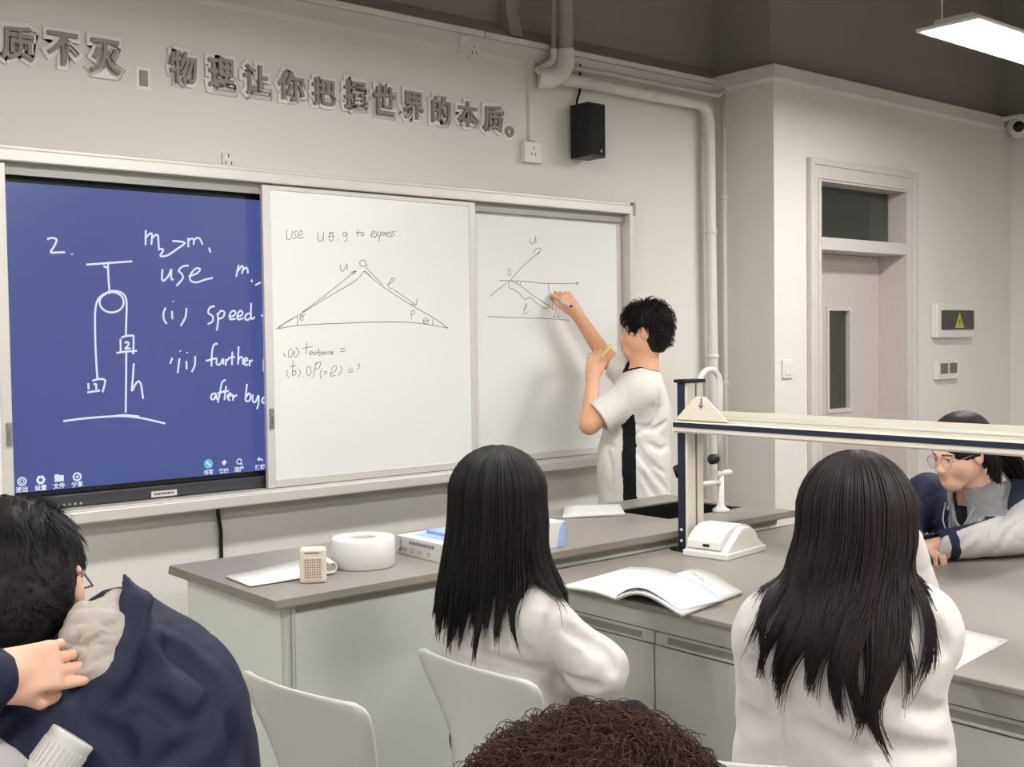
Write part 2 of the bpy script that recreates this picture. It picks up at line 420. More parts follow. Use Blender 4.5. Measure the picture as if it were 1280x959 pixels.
A = ((60, 310, 4.17), [
    [(200, 87), (270, 82), (350, 76), (438, 70)], [(290, 92), (300, 100), (315, 104)], [(312, 78), (315, 150), (320, 222), (320, 240)],
    ell(332, 283, 63, 53), [(257, 272), (280, 248), (320, 228), (350, 224), (385, 235), (405, 260), (410, 300), (408, 380), (406, 458)],
    [(300, 240), (265, 265), (250, 300), (245, 360), (247, 500), (252, 600), (258, 685)],
    [(378, 475), (379, 540)], [(382, 468), (405, 460), (440, 457), (446, 470), (444, 555)], [(357, 548), (400, 541), (462, 537)],
    [(400, 497), (412, 490), (420, 498), (415, 512), (402, 525), (430, 524)], [(408, 545), (407, 700), (405, 858)],
    [(447, 602), (442, 680), (437, 745), (455, 712), (472, 695), (484, 710), (490, 745), (496, 787)],
    [(80, 903), (180, 890), (300, 880), (400, 877), (500, 890), (610, 915)], [(335, 878), (400, 872), (475, 879)],
    [(210, 705), (212, 738)], [(232, 692), (270, 683), (293, 687), (298, 700), (284, 752)], [(238, 713), (250, 710), (252, 738)], [(205, 753), (240, 748), (270, 743)]])
B = ((0, 280, 6.4), [[(378, 122), (410, 112), (445, 118), (452, 135), (435, 175), (410, 215), (412, 230), (460, 228), (518, 226)], [(575, 236), (577, 246)]])
Cc = ((160, 270, 3.833), [
    [(85, 68), (84, 140)], [(84, 105), (105, 85), (115, 90), (112, 138)], [(113, 110), (130, 92), (142, 92), (145, 110), (148, 165)],
    [(150, 160), (163, 158), (168, 168), (155, 192), (190, 188), (240, 155), (272, 130), (245, 122), (212, 120)],
    [(288, 105), (289, 150)], [(290, 118), (305, 108), (315, 115), (314, 138)], [(315, 118), (330, 105), (342, 108), (350, 120), (357, 138)], [(388, 152), (395, 175)],
    [(165, 255), (163, 300), (172, 310), (195, 285), (207, 255), (207, 300), (218, 304)], [(290, 238), (262, 242), (243, 262), (258, 278), (262, 300), (232, 335)],
    [(290, 290), (330, 275), (345, 255), (325, 252), (300, 280), (300, 310), (330, 318), (370, 305), (405, 297)],
    [(530, 235), (518, 292)], [(528, 262), (545, 240), (552, 250), (545, 278)], [(550, 260), (565, 248), (572, 255), (574, 275)], [(592, 305), (594, 318)], [(635, 318), (610, 332)],
    [(180, 440), (170, 465), (172, 495), (185, 517)], [(210, 455), (213, 495)], [(217, 408), (218, 412)], [(280, 442), (275, 485), (252, 527)],
    [(415, 432), (392, 440), (385, 465), (405, 480), (405, 505), (382, 518)], [(428, 465), (432, 500), (425, 550)], [(428, 478), (445, 455), (462, 462), (455, 485), (432, 494)],
    [(485, 485), (510, 475), (515, 460), (500, 455), (487, 475), (490, 495), (515, 492)], [(522, 484), (545, 475), (548, 460), (535, 455), (524, 478), (528, 496), (552, 490)],
    [(592, 468), (570, 470), (560, 490), (575, 498), (592, 480)], [(590, 418), (590, 490), (608, 484)], [(638, 475), (652, 485)],
    [(212, 680), (202, 708)], [(247, 682), (238, 753)], [(249, 646), (251, 650)], [(280, 695), (281, 735)], [(283, 653), (284, 657)], [(322, 672), (320, 715), (305, 748)],
    [(428, 612), (410, 620), (402, 660), (400, 722)], [(372, 695), (420, 682)], [(425, 680), (425, 708), (440, 712), (455, 685), (457, 712)], [(470, 685), (468, 718)], [(470, 697), (485, 682)],
    [(500, 650), (498, 715)], [(485, 680), (512, 675)], [(530, 625), (527, 712)], [(528, 692), (540, 675), (550, 685), (550, 712)], [(556, 700), (572, 690), (565, 680), (555, 695), (562, 715), (575, 710)],
    [(582, 690), (583, 720)], [(583, 702), (597, 690)], [(650, 685), (650, 745)],
    [(420, 850), (402, 855), (398, 875), (412, 878), (422, 855), (425, 880)], [(468, 785), (450, 800), (440, 850), (430, 895)], [(428, 850), (462, 840)], [(470, 815), (462, 882)], [(455, 845), (482, 838)],
    [(478, 868), (495, 858), (487, 850), (476, 868), (488, 885)], [(503, 855), (503, 885)], [(503, 870), (522, 858)],
    [(570, 805), (562, 885)], [(562, 872), (580, 850), (588, 868), (578, 888), (562, 885)], [(598, 855), (597, 885), (610, 892), (625, 860), (625, 900), (618, 925)], [(664, 862), (648, 872), (642, 890), (658, 900)]])
def by_line(group, cuts):
    out = [[] for _ in range(len(cuts) + 1)]
    for ln in group[1]:
        v = sum(p[1] for p in ln) / len(ln); out[sum(v > c for c in cuts)].append(ln)
    return [(group[0], o) for o in out]
handwriting('handwritten_sketch', [A], YS - .0005, .0036, M_GLOW, scr, gap=.06)
handwriting('handwritten_number', [B], YS - .0005, .0036, M_GLOW, scr)
for g in by_line(Cc, (215, 370, 590, 765)): handwriting('handwritten_word', [g], YS - .0005, .0036, M_GLOW, scr)
W1 = ((340, 270, 4.358), [
    [(80, 75), (80, 120), (92, 128), (107, 115), (110, 80)], [(135, 82), (122, 90), (125, 103), (132, 115), (112, 126)], [(140, 110), (165, 95), (160, 78), (145, 95), (143, 120), (172, 118)],
    [(250, 90), (250, 130), (262, 138), (278, 120), (280, 88), (280, 138)], ell(322, 115, 12, 22), [(308, 112), (338, 110)], [(310, 92), (335, 90)], [(360, 125), (356, 136)],
    [(407, 92), (392, 90), (388, 105), (402, 108), (408, 92), (408, 130), (393, 140)], [(470, 75), (465, 112)], [(458, 92), (485, 90)], ell(493, 99, 8, 10),
    [(540, 105), (560, 95), (552, 82), (540, 100), (545, 115), (562, 112)], [(565, 85), (580, 116)], [(585, 82), (560, 118)], [(592, 88), (582, 140)], [(592, 92), (605, 88), (602, 102), (588, 105)],
    [(613, 90), (609, 112)], [(612, 98), (624, 90)], [(625, 104), (638, 95), (630, 88), (622, 105), (638, 112)], [(656, 85), (643, 92), (652, 105), (640, 115)], [(670, 82), (657, 90), (666, 103), (652, 115)],
    [(685, 80), (686, 84)], [(686, 104), (687, 108)],
    [(22, 618), (45, 600), (130, 550), (300, 445), (420, 375), (470, 340), (502, 300)], [(165, 525), (300, 425), (430, 320), (458, 300)], [(430, 308), (458, 300), (440, 322)],
    [(502, 300), (560, 350), (625, 400), (775, 495), (880, 555), (960, 612)], [(35, 614), (130, 598), (250, 590), (420, 583), (600, 578), (750, 580), (870, 595), (960, 612)], [(35, 615), (75, 580), (130, 550)],
    [(372, 265), (375, 295), (388, 300), (400, 280), (408, 262), (412, 298)], ell(495, 258, 17, 18), [(510, 265), (525, 275)],
    [(510, 280), (555, 325), (605, 375)], [(505, 300), (540, 330)], [(660, 400), (720, 440), (785, 485)], [(790, 450), (785, 485), (755, 478)], [(625, 375), (655, 360), (668, 340), (650, 345), (635, 380), (645, 395), (655, 392)],
    [(758, 520), (760, 565)], [(755, 520), (775, 515), (772, 535), (757, 540)], ell(838, 572, 14, 15), [(826, 574), (850, 570)], [(880, 560), (875, 580), (878, 600)], [(138, 548), (140, 575), (135, 598)], ell(162, 555, 8, 16), [(150, 560), (180, 535)],
    [(62, 746), (72, 768)], [(110, 725), (92, 735), (90, 765), (105, 768), (118, 735), (122, 770)], [(130, 715), (148, 745), (128, 770)], [(190, 690), (185, 750)], [(165, 722), (220, 712)],
    [(217, 735), (205, 745), (210, 758), (222, 740), (225, 758)], [(232, 740), (232, 758)], [(240, 740), (240, 758)], [(240, 748), (250, 738)], [(255, 720), (255, 758), (268, 755), (265, 740), (255, 746)], ell(279, 748, 6, 7), [(290, 740), (290, 758)], [(290, 748), (299, 740)],
    [(304, 758), (306, 742), (315, 740), (317, 758)], [(322, 750), (335, 745), (328, 738), (322, 750), (335, 758)], [(372, 725), (400, 720)], [(372, 740), (400, 735)],
    [(85, 840), (80, 860), (92, 882)], [(115, 785), (110, 870)], [(98, 822), (130, 815)], [(110, 855), (125, 840), (130, 860), (112, 872)], [(145, 835), (155, 855), (140, 880)], [(168, 876), (170, 880)], ell(200, 845, 12, 25),
    [(240, 800), (225, 880)], [(235, 810), (262, 795), (258, 825), (232, 838)], [(275, 830), (262, 860), (268, 890)], [(280, 850), (300, 848)], [(282, 862), (300, 860)], [(320, 860), (345, 845), (350, 820), (330, 825), (318, 870), (345, 868)], [(372, 815), (380, 840), (362, 870)],
    [(412, 838), (440, 833)], [(415, 852), (442, 847)], [(465, 808), (480, 812), (470, 830), (468, 838)]])
for nm, g in zip(('handwritten_word', 'handwritten_sketch', 'handwritten_word', 'handwritten_word'), by_line(W1, (180, 660, 783))): handwriting(nm, [g], YB + .0038, .0014, M_INK, surf1, gap=.05 if 'sk' in nm else .03)
W2 = ((590, 280, 6.853), [
    [(500, 125), (497, 155), (510, 172), (530, 160), (545, 110), (548, 170)], [(330, 480), (400, 400), (470, 330), (530, 280), (585, 235)], [(525, 245), (550, 215), (588, 207), (585, 235), (560, 265)],
    ell(320, 415, 12, 28), [(235, 485), (330, 487), (450, 492), (650, 510), (910, 508)], [(890, 495), (912, 508), (888, 520)], [(325, 487), (240, 550), (170, 605), (155, 625)],
    [(330, 487), (415, 530), (520, 610), (640, 690), (720, 745)], [(318, 495), (318, 545), (350, 560), (400, 590), (440, 635), (460, 650), (475, 635), (500, 632), (540, 665), (600, 715), (640, 722), (670, 705)],
    [(415, 495), (412, 530)], [(385, 490), (385, 512)], [(440, 735), (470, 715), (465, 680), (455, 700), (445, 760), (460, 772), (485, 745)],
    [(658, 510), (655, 545), (663, 580), (690, 625), (705, 650)], [(700, 655), (688, 690), (690, 735)], [(645, 685), (660, 705), (670, 685)], [(130, 793), (300, 800), (500, 806), (700, 815), (835, 825)],
    [(705, 770), (705, 808)], ell(720, 780, 14, 18), [(740, 780), (742, 805), (760, 790)]])
handwriting('handwritten_sketch', [W2], 4.118 + .0038, .0014, M_INK, surf2, gap=.05)

# touch-screen icons along the bottom of the screen
def put(bm, b2, u, v, y=YS - .0012):
    q = on_y(u, v, y); merge(bm, b2, 0, Matrix.Translation(Vector((q[0], y, q[2]))) @ UPRIGHT)
def disc_bm(r, n=20, ri=0.0):
    b = bmesh.new()
    for a in range(n):
        t0, t1 = 2 * pi * a / n, 2 * pi * (a + 1) / n
        q = [(r * cos(t0), r * sin(t0), 0), (r * cos(t1), r * sin(t1), 0)] + ([(ri * cos(t1), ri * sin(t1), 0), (ri * cos(t0), ri * sin(t0), 0)] if ri else [(0, 0, 0)])
        b.faces.new([b.verts.new(x) for x in q])
    return b
def poly_bm(pts):
    b = bmesh.new(); b.faces.new([b.verts.new((x, y, 0)) for x, y in pts]); return b
def icon(name, m, *shapes):
    bm = new()
    for b2, u, v, dy in shapes: put(bm, b2, u, v, YS - .0012 - dy)
    return obj(name, bm, m, scr)
icon('exit_icon', M_GLOW, (disc_bm(.016, 20, .011), 27.5, 602, 0), (disc_bm(.008, 20, .005), 27.5, 602, 0))
icon('settings_icon', M_GLOW, (disc_bm(.017, 6, .007), 51, 600, 0))
icon('folder_icon', M_GLOW, (poly_bm([(-.016, -.013), (.016, -.013), (.016, .009), (.002, .009), (-.002, .013), (-.016, .013)]), 74, 597.5, 0))
icon('share_icon', M_GLOW, (disc_bm(.016, 20, .010), 96.5, 596, 0), (poly_bm([(-.007, 0), (.008, .008), (.001, -.008)]), 96.5, 596, 0))
icon('eraser_icon', M_GLOW, (poly_bm([(-.010, .004), (.003, .013), (.012, .002), (-.001, -.010)]), 280, 579, 0))
icon('select_icon', M_GLOW, (disc_bm(.012, 16, .008), 299, 577, 0), (poly_bm([(.002, -.002), (.013, -.008), (.005, -.012)]), 300, 578, 0))
icon('undo_icon', M_GLOW, (poly_bm([(-.013, .003), (-.002, .012), (-.002, .006), (.010, .004), (.013, -.008), (.004, -.001), (-.002, 0), (-.002, -.006)]), 325, 575, 0))
for s, u, v in (('退出', 27.5, 612.5), ('设置', 51, 610.5), ('文件', 74, 608), ('分享', 96.5, 606), ('书写', 260.5, 591), ('擦除', 280, 589.5), ('选择', 299, 587), ('撤销', 325, 584.5)):
    icon('icon_caption', M_GLOW, (text_bm(s, .021, 0, .0006), u, v, 0))
icon('pen_icon', M_ICONCYAN, (disc_bm(.0185, 24), 260.5, 580, 0))
icon('pen_mark', M_GLOW, (poly_bm([(-.012, .007), (-.007, .012), (.012, -.007), (.007, -.012)]), 260.5, 580, .001))

# ------------------------------------------------------------------ raised characters on the wall
CH = [('质', -2, 46, 29, 79), ('不', 56, 102, 37, 85), ('灭', 110, 154, 46, 95), ('，', 177, 186, 89, 104), ('物', 210, 249, 61, 107), ('理', 258, 296, 70, 116), ('让', 302, 340, 78, 122),
      ('你', 345, 383, 86, 128), ('把', 388, 422, 95, 135), ('握', 428, 460, 98, 140), ('世', 465, 496, 105, 146), ('界', 502, 532, 112, 152), ('的', 538, 565, 118, 157), ('本', 571, 599, 124, 161), ('质', 603, 630, 129, 167), ('。', 634, 645, 158, 170)]
LBL = ['grey raised character 质 cut off at the upper left edge of the picture', 'grey raised character 不, second from the left of the wall lettering', 'grey raised character 灭 just left of the small comma', 'small grey raised comma block in the wall lettering',
       'grey raised character 物 just right of the comma', 'grey raised character 理 between 物 and 让', 'grey raised character 让 between 理 and 你', 'grey raised character 你 between 让 and 把', 'grey raised character 把 between 你 and 握', 'grey raised character 握 between 把 and 世',
       'grey raised character 世 between 握 and 界', 'grey raised character 界 between 世 and 的', 'grey raised character 的 between 界 and 本', 'grey raised character 本 between 的 and the last 质', 'grey raised character 质 at the right end beside the full stop', 'small grey raised ring full stop ending the wall lettering']
for (s, u0, u1, v0, v1), lb in zip(CH, LBL):
    a = on_y(u0, (v0 + v1) / 2, YW - .02); b = on_y(u1, (v0 + v1) / 2, YW - .02); t_ = on_y((u0 + u1) / 2, v0, YW - .02); d_ = on_y((u0 + u1) / 2, v1, YW - .02)
    cx_, cz_ = (a[0] + b[0]) / 2, (t_[2] + d_[2]) / 2
    W_, H_ = (b[0] - a[0]) * .93, (t_[2] - d_[2]) * .93
    t = thing('wall_character', lb, 'sign', (cx_, YW, cz_), 'raised wall lettering')
    if s in '，。':
        def sign(k):
            if s == '，': return poly_bm([(-.014 - k, -.030 - k), (.014 + k, -.030 - k), (.014 + k, .026 + k), (-.014 - k, .026 + k)])
            return disc_bm(.026 + k, 24, .0 if k else .013)
        for nm, k, y, m in (('backing', .014, YW - .002, M_SIGNBACK), ('face', 0, YW - .012, M_SIGN)):
            b3 = sign(k); bmesh.ops.remove_doubles(b3, verts=b3.verts[:], dist=1e-5); bmesh.ops.recalc_face_normals(b3, faces=b3.faces[:]); bmesh.ops.solidify(b3, geom=b3.faces[:], thickness=.010)
            bm = new(); merge(bm, b3, 0, Matrix.Translation(Vector((cx_, y, cz_))) @ UPRIGHT); obj(nm, bm, m, t)
        continue
    for nm, ex, off, y, m in (('backing', .005, .020, YW - .006, M_SIGNBACK), ('face', .007, .0028, YW - .018, M_SIGN)):
        b2 = text_bm(s, .15, 0, 0)
        centre_bm(b2)
        xs = [v.co.x for v in b2.verts]; ys = [v.co.y for v in b2.verts]
        b2.free()
        kx, ky = (W_ - .015) / max(1e-3, max(xs) - min(xs)), (H_ - .015) / max(1e-3, max(ys) - min(ys))
        if s in '，。': kx = ky = min(kx, ky)
        b3 = text_bm(s, .15, ex, off); centre_bm(b3)
        bm = new(); merge(bm, b3, 0, Matrix.Translation(Vector((cx_, y, cz_))) @ UPRIGHT @ Matrix.Diagonal((kx, ky, 1, 1)))
        obj(nm, bm, m, t)
# ------------------------------------------------------------------ teacher's desk
ZT = .86
tx0, tx1, ty0, ty1 = 1.512, 3.832, 2.785, 3.465
desk = thing('teacher_desk', 'long white lab desk with grey worktop and black sink in front of the board', 'desk', (tx0, ty0, 0))
kx0, kx1, ky0, ky1 = 3.315, 3.76, 2.985, 3.30
bm = new()
for p in ((tx0, kx0, ty0, ty1), (kx1, tx1, ty0, ty1), (kx0, kx1, ty0, ky0), (kx0, kx1, ky1, ty1)):
    box(bm, p[0], p[1], p[2], p[3], ZT - .024, ZT)
top = obj('worktop', bm, M_TOP, desk)
bm = new()
prism(bm, [(ty0 - .004, ZT - .02), (ty0, ZT - .001), (ty0, ZT - .026), (ty0 - .003, ZT - .026)], 'x', tx0 - .004, tx1 + .004)
prism(bm, [(tx0 - .004, ZT - .02), (tx0, ZT - .001), (tx0, ZT - .026), (tx0 - .003, ZT - .026)], 'y', ty0 - .004, ty1)
prism(bm, [(tx1 + .004, ZT - .02), (tx1, ZT - .001), (tx1, ZT - .026), (tx1 + .003, ZT - .026)], 'y', ty0 - .004, ty1)
obj('worktop_edge', bm, M_TOPEDGE, top)
bm = new()
box(bm, kx0, kx0 + .012, ky0, ky1, ZT - .22, ZT - .004); box(bm, kx1 - .012, kx1, ky0, ky1, ZT - .22, ZT - .004)
box(bm, kx0, kx1, ky0, ky0 + .012, ZT - .22, ZT - .004); box(bm, kx0, kx1, ky1 - .012, ky1, ZT - .22, ZT - .004); box(bm, kx0, kx1, ky0, ky1, ZT - .23, ZT - .22)
obj('sink_basin', bm, M_BLACK, desk)
one_box('side_panel', M_CAB, desk, tx0 + .05, tx0 + .068, ty0 + .062, ty1 - .02, .06, ZT - .024)
one_box('side_panel', M_CAB, desk, tx1 - .068, tx1 - .05, ty0 + .062, ty1 - .02, .06, ZT - .024)
one_box('front_panel', M_CAB, desk, tx0 + .08, tx1 - .07, ty0 + .036, ty0 + .054, .06, ZT - .024)
bm = new(); box(bm, tx0 + .05, tx0 + .064, ty0 + .034, ty0 + .062, .06, ZT - .024, bev=.004); box(bm, tx0 + .068, tx0 + .08, ty0 + .034, ty0 + .062, .06, ZT - .024, bev=.004); box(bm, tx0 + .06, tx0 + .072, ty0 + .040, ty0 + .062, .06, ZT - .024)
obj('corner_post', bm, M_CABGREY, desk)
one_box('plinth', M_ALU_GREY, desk, tx0 + .09, tx1 - .09, ty0 + .07, ty1 - .06, 0, .06)
one_box('under_rail', M_CABHANDLE, desk, tx0 + .081, tx1 - .071, ty0 + .030, ty0 + .0365, ZT - .05, ZT - .024)
# lab faucet at the sink
q = on_z(901, 640, ZT); fx, fy = q[0], q[1]
fa = thing('lab_faucet', 'white gooseneck lab tap with black knob behind the cream column', 'faucet', (fx, fy, ZT))
bm = new(); lathe(bm, [(0, 0), (.034, 0), (.034, .012), (.022, .018), (.014, .03), (.014, .16), (0, .16)], (fx, fy, ZT), 20); obj('tap_base', bm, M_PLASTIC, fa)
zz = on_y(882, 462.5, fy)[2]
bm = new(); tube(bm, [(fx, fy, ZT + .16), (fx, fy, zz - .08)] + [(fx - .055 + .055 * cos(a), fy + .012 * (a / pi), zz - .055 + .055 * sin(a)) for a in np.linspace(0, pi * .98, 14)] + [(fx - .11, fy + .012, zz - .16)], .0125, 12); obj('gooseneck', bm, M_PLASTIC, fa)
def cross(dz, dx):
    bm = new(); tube(bm, [(fx - .028 * dx, fy, ZT + dz), (fx + .045 * dx, fy - .01, ZT + dz), (fx + .055 * dx, fy - .01, ZT + dz)], [.012, .013, .007], 10); obj('nozzle', bm, M_PLASTIC, fa)
cross(.155, 1.0)
bm = new(); lathe(bm, [(0, -.03), (.02, -.028), (.02, .0), (.012, .012), (0, .012)], (fx - .035, fy - .005, ZT + .215), 12, Matrix.Rotation(pi / 2, 4, 'Y')); obj('knob', bm, mat('dark_green_black', (28, 36, 34), .4, .03), fa)
bm = new(); tube(bm, [(fx, fy, ZT + .12), (fx - .11, fy + .0, ZT + .12), (fx - .20, fy + .01, ZT + .14), (fx - .23, fy + .01, ZT + .17)], [.011, .012, .016, .014], 10); obj('side_arm', bm, M_PLASTIC, fa)
bm = new(); tube(bm, [(fx - .23, fy + .01, ZT + .165), (fx - .25, fy + .01, ZT + .20)], [.018, .016], 12); obj('knob', bm, M_BLACK, fa)
bm = new(); tube(bm, smooth_path([(fx - .225, fy + .01, ZT + .20), (fx - .215, fy + .01, ZT + .24), (fx - .22, fy + .01, ZT + .27)]), [.005] * 13, 8); tube(bm, smooth_path([(fx - .2, fy + .01, ZT + .14), (fx - .215, fy + .01, ZT + .10), (fx - .21, fy + .01, ZT + .06)]), [.009 - .0004 * i for i in range(13)], 8); obj('hose_nozzle', bm, M_ALU_GREY, fa)

# ------------------------------------------------------------------ student table
ZS = .80
ux0, ux1, uy0, uy1 = 2.395, 3.94, -.45, 2.812
tab = thing('lab_table', 'long grey topped student lab table running from the desk to the right', 'table', (2.4, 1.2, 0))
one_box('worktop', M_TOP, tab, ux0, ux1, uy0, uy1, ZS - .016, ZS, bev=.003)
bm = new(); box(bm, ux0 + .03, ux0 + .048, uy0 + .04, uy1 - .006, .722, ZS - .016); obj('apron', bm, M_CABGREY, tab)
bm = new(); box(bm, ux1 - .048, ux1 - .03, uy0 + .04, uy1 - .006, .722, ZS - .016); obj('apron', bm, M_CABGREY, tab)
one_box('end_panel', M_CABGREY, tab, ux0 + .05, ux1 - .05, uy0 + .04, uy0 + .06, .06, ZS - .016)
one_box('under_panel', M_CABGREY, tab, ux0 + .05, ux1 - .05, uy0 + .06, uy1 - .03, .735, .745)
def cabinet(y0, y1, side, label):
    s = 1 if side < 0 else -1
    xf = ux0 + .032 if side < 0 else ux1 - .032
    t = thing('base_cabinet', label, 'cabinet', (xf, (y0 + y1) / 2, 0), 'cabinets under the student table')
    def bx(nm, m, xa, xb, *r, parent=t, bev=0): return one_box(nm, m, parent, min(xf + s * xa, xf + s * xb), max(xf + s * xa, xf + s * xb), *r, bev=bev)
    bx('body', M_CABGREY, .022, .44, y0 + .002, y1 - .002, .08, .717)
    bx('plinth', M_ALU_GREY, .06, .42, y0 + .004, y1 - .004, 0, .08)
    n = 1
    d = bx('door', M_CABGREY, 0, .02, y0 + .003, y1 - .003, .09, .678, bev=.002)
    h = bx('handle_rail', M_CABGREY, .004, .02, y0 + .003, y1 - .003, .681, .717)
    bx('grip_channel', M_CABHANDLE, .002, .0045, y0 + .05, y1 - .05, .689, .708, parent=h)
    bx('grip_lip', M_CABGREY, -.003, .004, y0 + .045, y1 - .045, .683, .690, parent=h, bev=.001)
    return t
cabinet(2.249, 2.79, -1, 'grey base cabinet nearest the teacher desk, beside the girl with straight hair')
cabinet(1.50, 2.247, -1, 'grey base cabinet under the open book between the two girls')
cabinet(.62, 1.498, -1, 'grey base cabinet right of the girl with wavy hair')
cabinet(-.38, .618, -1, 'grey base cabinet beyond the right edge of the picture')

# gantry column and long beam on the table
gx = 3.145; gy = float(on_x(859, 600, gx - .045)[1]) + .022
gan = thing('bench_service_gantry', 'cream column with black stripe carrying a long horizontal beam above the table', 'service gantry', (gx, gy, ZS))
zt_ = on_y(850, 476, 2.69)[2]
bm = new(); box(bm, gx - .045, gx + .045, gy - .022, gy + .022, ZS + .006, zt_ - .008, bev=.004); col_ = obj('column', bm, M_CREAMALU, gan)
one_box('black_stripe', M_NAVY, col_, gx - .048, gx - .043, gy - .014, gy + .019, ZS + .01, zt_ - .008)
one_box('slot', mat('slot_brown', (120, 92, 80), .6, .02), col_, gx + .000, gx + .007, gy - .0235, gy - .021, ZS + .02, zt_ - .012)
one_box('top_cap', M_BLACK, gan, gx - .056, gx + .050, gy - .030, gy + .030, zt_ - .010, zt_ + .002, bev=.003)
bm = new(); box(bm, gx - .075, gx + .05, gy - .024, gy + .035, ZS + .0003, ZS + .010, bev=.003); obj('base_plate', bm, M_BLACK, gan)
for dz in (.045, .085):
    bm = new(); lathe(bm, [(0, 0), (.006, 0), (.005, .004), (0, .004)], (gx - .048, gy + .003, ZS + dz - .01), 10, Matrix.Rotation(-pi / 2, 4, 'Y')); obj('bolt', bm, M_PLASTIC, gan)
bz0, bz1 = 1.222, 1.298
by0, by1 = .35, 2.745
bxa, bxb = 3.075, 3.235
prof = [(bxa, bz0 + .006), (bxa + .006, bz0), (bxb - .006, bz0), (bxb, bz0 + .006), (bxb, bz1 - .012), (bxb - .008, bz1 - .004), (bxb - .018, bz1 - .004), (bxb - .018, bz1 - .022),
        (bxa + .016, bz1 - .022), (bxa + .016, bz1 - .034), (bxa + .006, bz1 - .034), (bxa, bz1 - .040)]
bm = new(); prism(bm, prof, 'y', by0, by1); beam = obj('beam', bm, M_CREAMALU, gan)
one_box('channel_floor', mat('channel_grey', (176, 176, 162), .6, .02), beam, bxa + .015, bxb - .017, by0, by1, bz1 - .023, bz1 - .0205)
one_box('navy_stripe', M_NAVY, beam, bxa - .002, bxa + .002, by0, by1 + .002, bz0 + .020, bz0 + .037)
one_box('end_plate', M_CREAM, beam, bxa, bxb, by1, by1 + .008, bz0, bz1 - .03)
za = on_x(873, 496, 3.08)[2]
for sx, nm in ((bxa + .004, 'gusset'),):
    bm = new(); prism(bm, [(2.505, bz1 - .03), (2.605, za), (2.648, za), (2.742, bz1 - .03)], 'x', sx, sx + .006, bev=.0015); obj(nm, bm, M_CREAM, gan)
one_box('gusset_slot', mat('slot_brown', (120, 92, 80), .6, .02), gan, bxa + .0035, bxa + .0045, 2.618, 2.624, za - .022, za - .004)
bm = new(); lathe(bm, [(0, 0), (.008, 0), (.007, .005), (0, .005)], (bxa + .004, 2.622, za - .03), 10, Matrix.Rotation(-pi / 2, 4, 'Y')); obj('bolt', bm, M_STEEL, gan)

# tent-shaped power socket unit
A_ = on_z(869, 691.5, ZS); B_ = on_z(909, 702, ZS); C_ = on_z(958, 688, ZS)
ex = (C_ - B_); ey = (A_ - B_); LX, LY = np.linalg.norm(ex), np.linalg.norm(ey); ang = math.atan2(ex[1], ex[0])
MS = Matrix.Translation(Vector((B_[0], B_[1], ZS))) @ Matrix.Rotation(ang, 4, 'Z')
so = thing('power_socket_unit', 'white tent shaped socket unit on the table beside the cream column', 'socket', tuple(MS @ Vector((LX / 2, LY / 2, 0))))
def sbx(nm, m, f):
    bm = new(); f(bm); bmesh.ops.transform(bm, matrix=MS, verts=bm.verts[:]); return obj(nm, bm, m, so)
sbx('base', M_PLASTIC, lambda b: box(b, 0, LX, 0, LY, 0, .022, bev=.004))
sbx('gable_body', M_PLASTIC, lambda b: prism(b, [(.004, .02), (LX - .004, .02), (LX * .58, .098), (LX * .42, .098)], 'y', .006, LY - .004, bev=.003))
def cover(sg):
    def f(b):
        n = 8; pr = []
        for i in range(n + 1):
            t = i / n; w = .5 + sg * (.03 + .43 * t)
            pr.append((LX * w, .106 - .038 * t - .012 * t * t + .010 * sin(pi * t)))
        xe = pr[-1][0]
        prism(b, pr + [(xe + sg * .004, .030), (xe - sg * .03, .030), (LX * (.5 + sg * .03), .086)], 'y', .030, LY - .012, bev=.003)
    return f
sbx('socket_cover', M_PLASTIC, cover(-1)); sbx('socket_cover', M_PLASTIC, cover(1))
sbx('cover_keyhole', M_BLACK, lambda b: box(b, LX * .03 - .003, LX * .03 + .006, LY * .42, LY * .56, .040, .048))

# ------------------------------------------------------------------ things on the desk
c = on_z(448, 706, ZT); c = np.array([1.957, 3.035])
tr = thing('paper_roll', 'big white jumbo paper roll standing on the desk beside the small speaker', 'paper roll', (c[0], c[1], ZT))
R_ = .098
bm = new(); lathe(bm, [(.042, .001), (R_ - .004, 0), (R_, .006), (R_, .086), (R_ - .004, .092), (.044, .092), (.042, .089), (.042, .001)], (c[0], c[1], ZT), 48); roll = obj('roll', bm, M_PAPER, tr)
bm = new(); lathe(bm, [(.037, .002), (.0425, .002), (.0425, .0885), (.037, .0885), (.037, .002)], (c[0], c[1], ZT), 32); obj('core', bm, mat('cardboard', (170, 156, 138), .8, .03, 20), tr)
bm = new(); b2 = bmesh.new()
pts = [(c[0] + (R_ + .001) * cos(a), c[1] + (R_ + .001) * sin(a)) for a in np.linspace(.75, .35, 6)] + [(c[0] + R_ + .012, c[1] - .002), (c[0] + R_ + .03, c[1] - .02)]
zr = [(.002, .091)] * 6 + [(.02, .088), (.045, .078)]
L = [(b2.verts.new((p[0], p[1], ZT + a)), b2.verts.new((p[0], p[1], ZT + b))) for p, (a, b) in zip(pts, zr)]
for i in range(len(L) - 1): b2.faces.new((L[i][0], L[i + 1][0], L[i + 1][1], L[i][1]))
bmesh.ops.solidify(b2, geom=b2.faces[:], thickness=.0012); merge(bm, b2); obj('loose_end', bm, M_PAPER, tr)

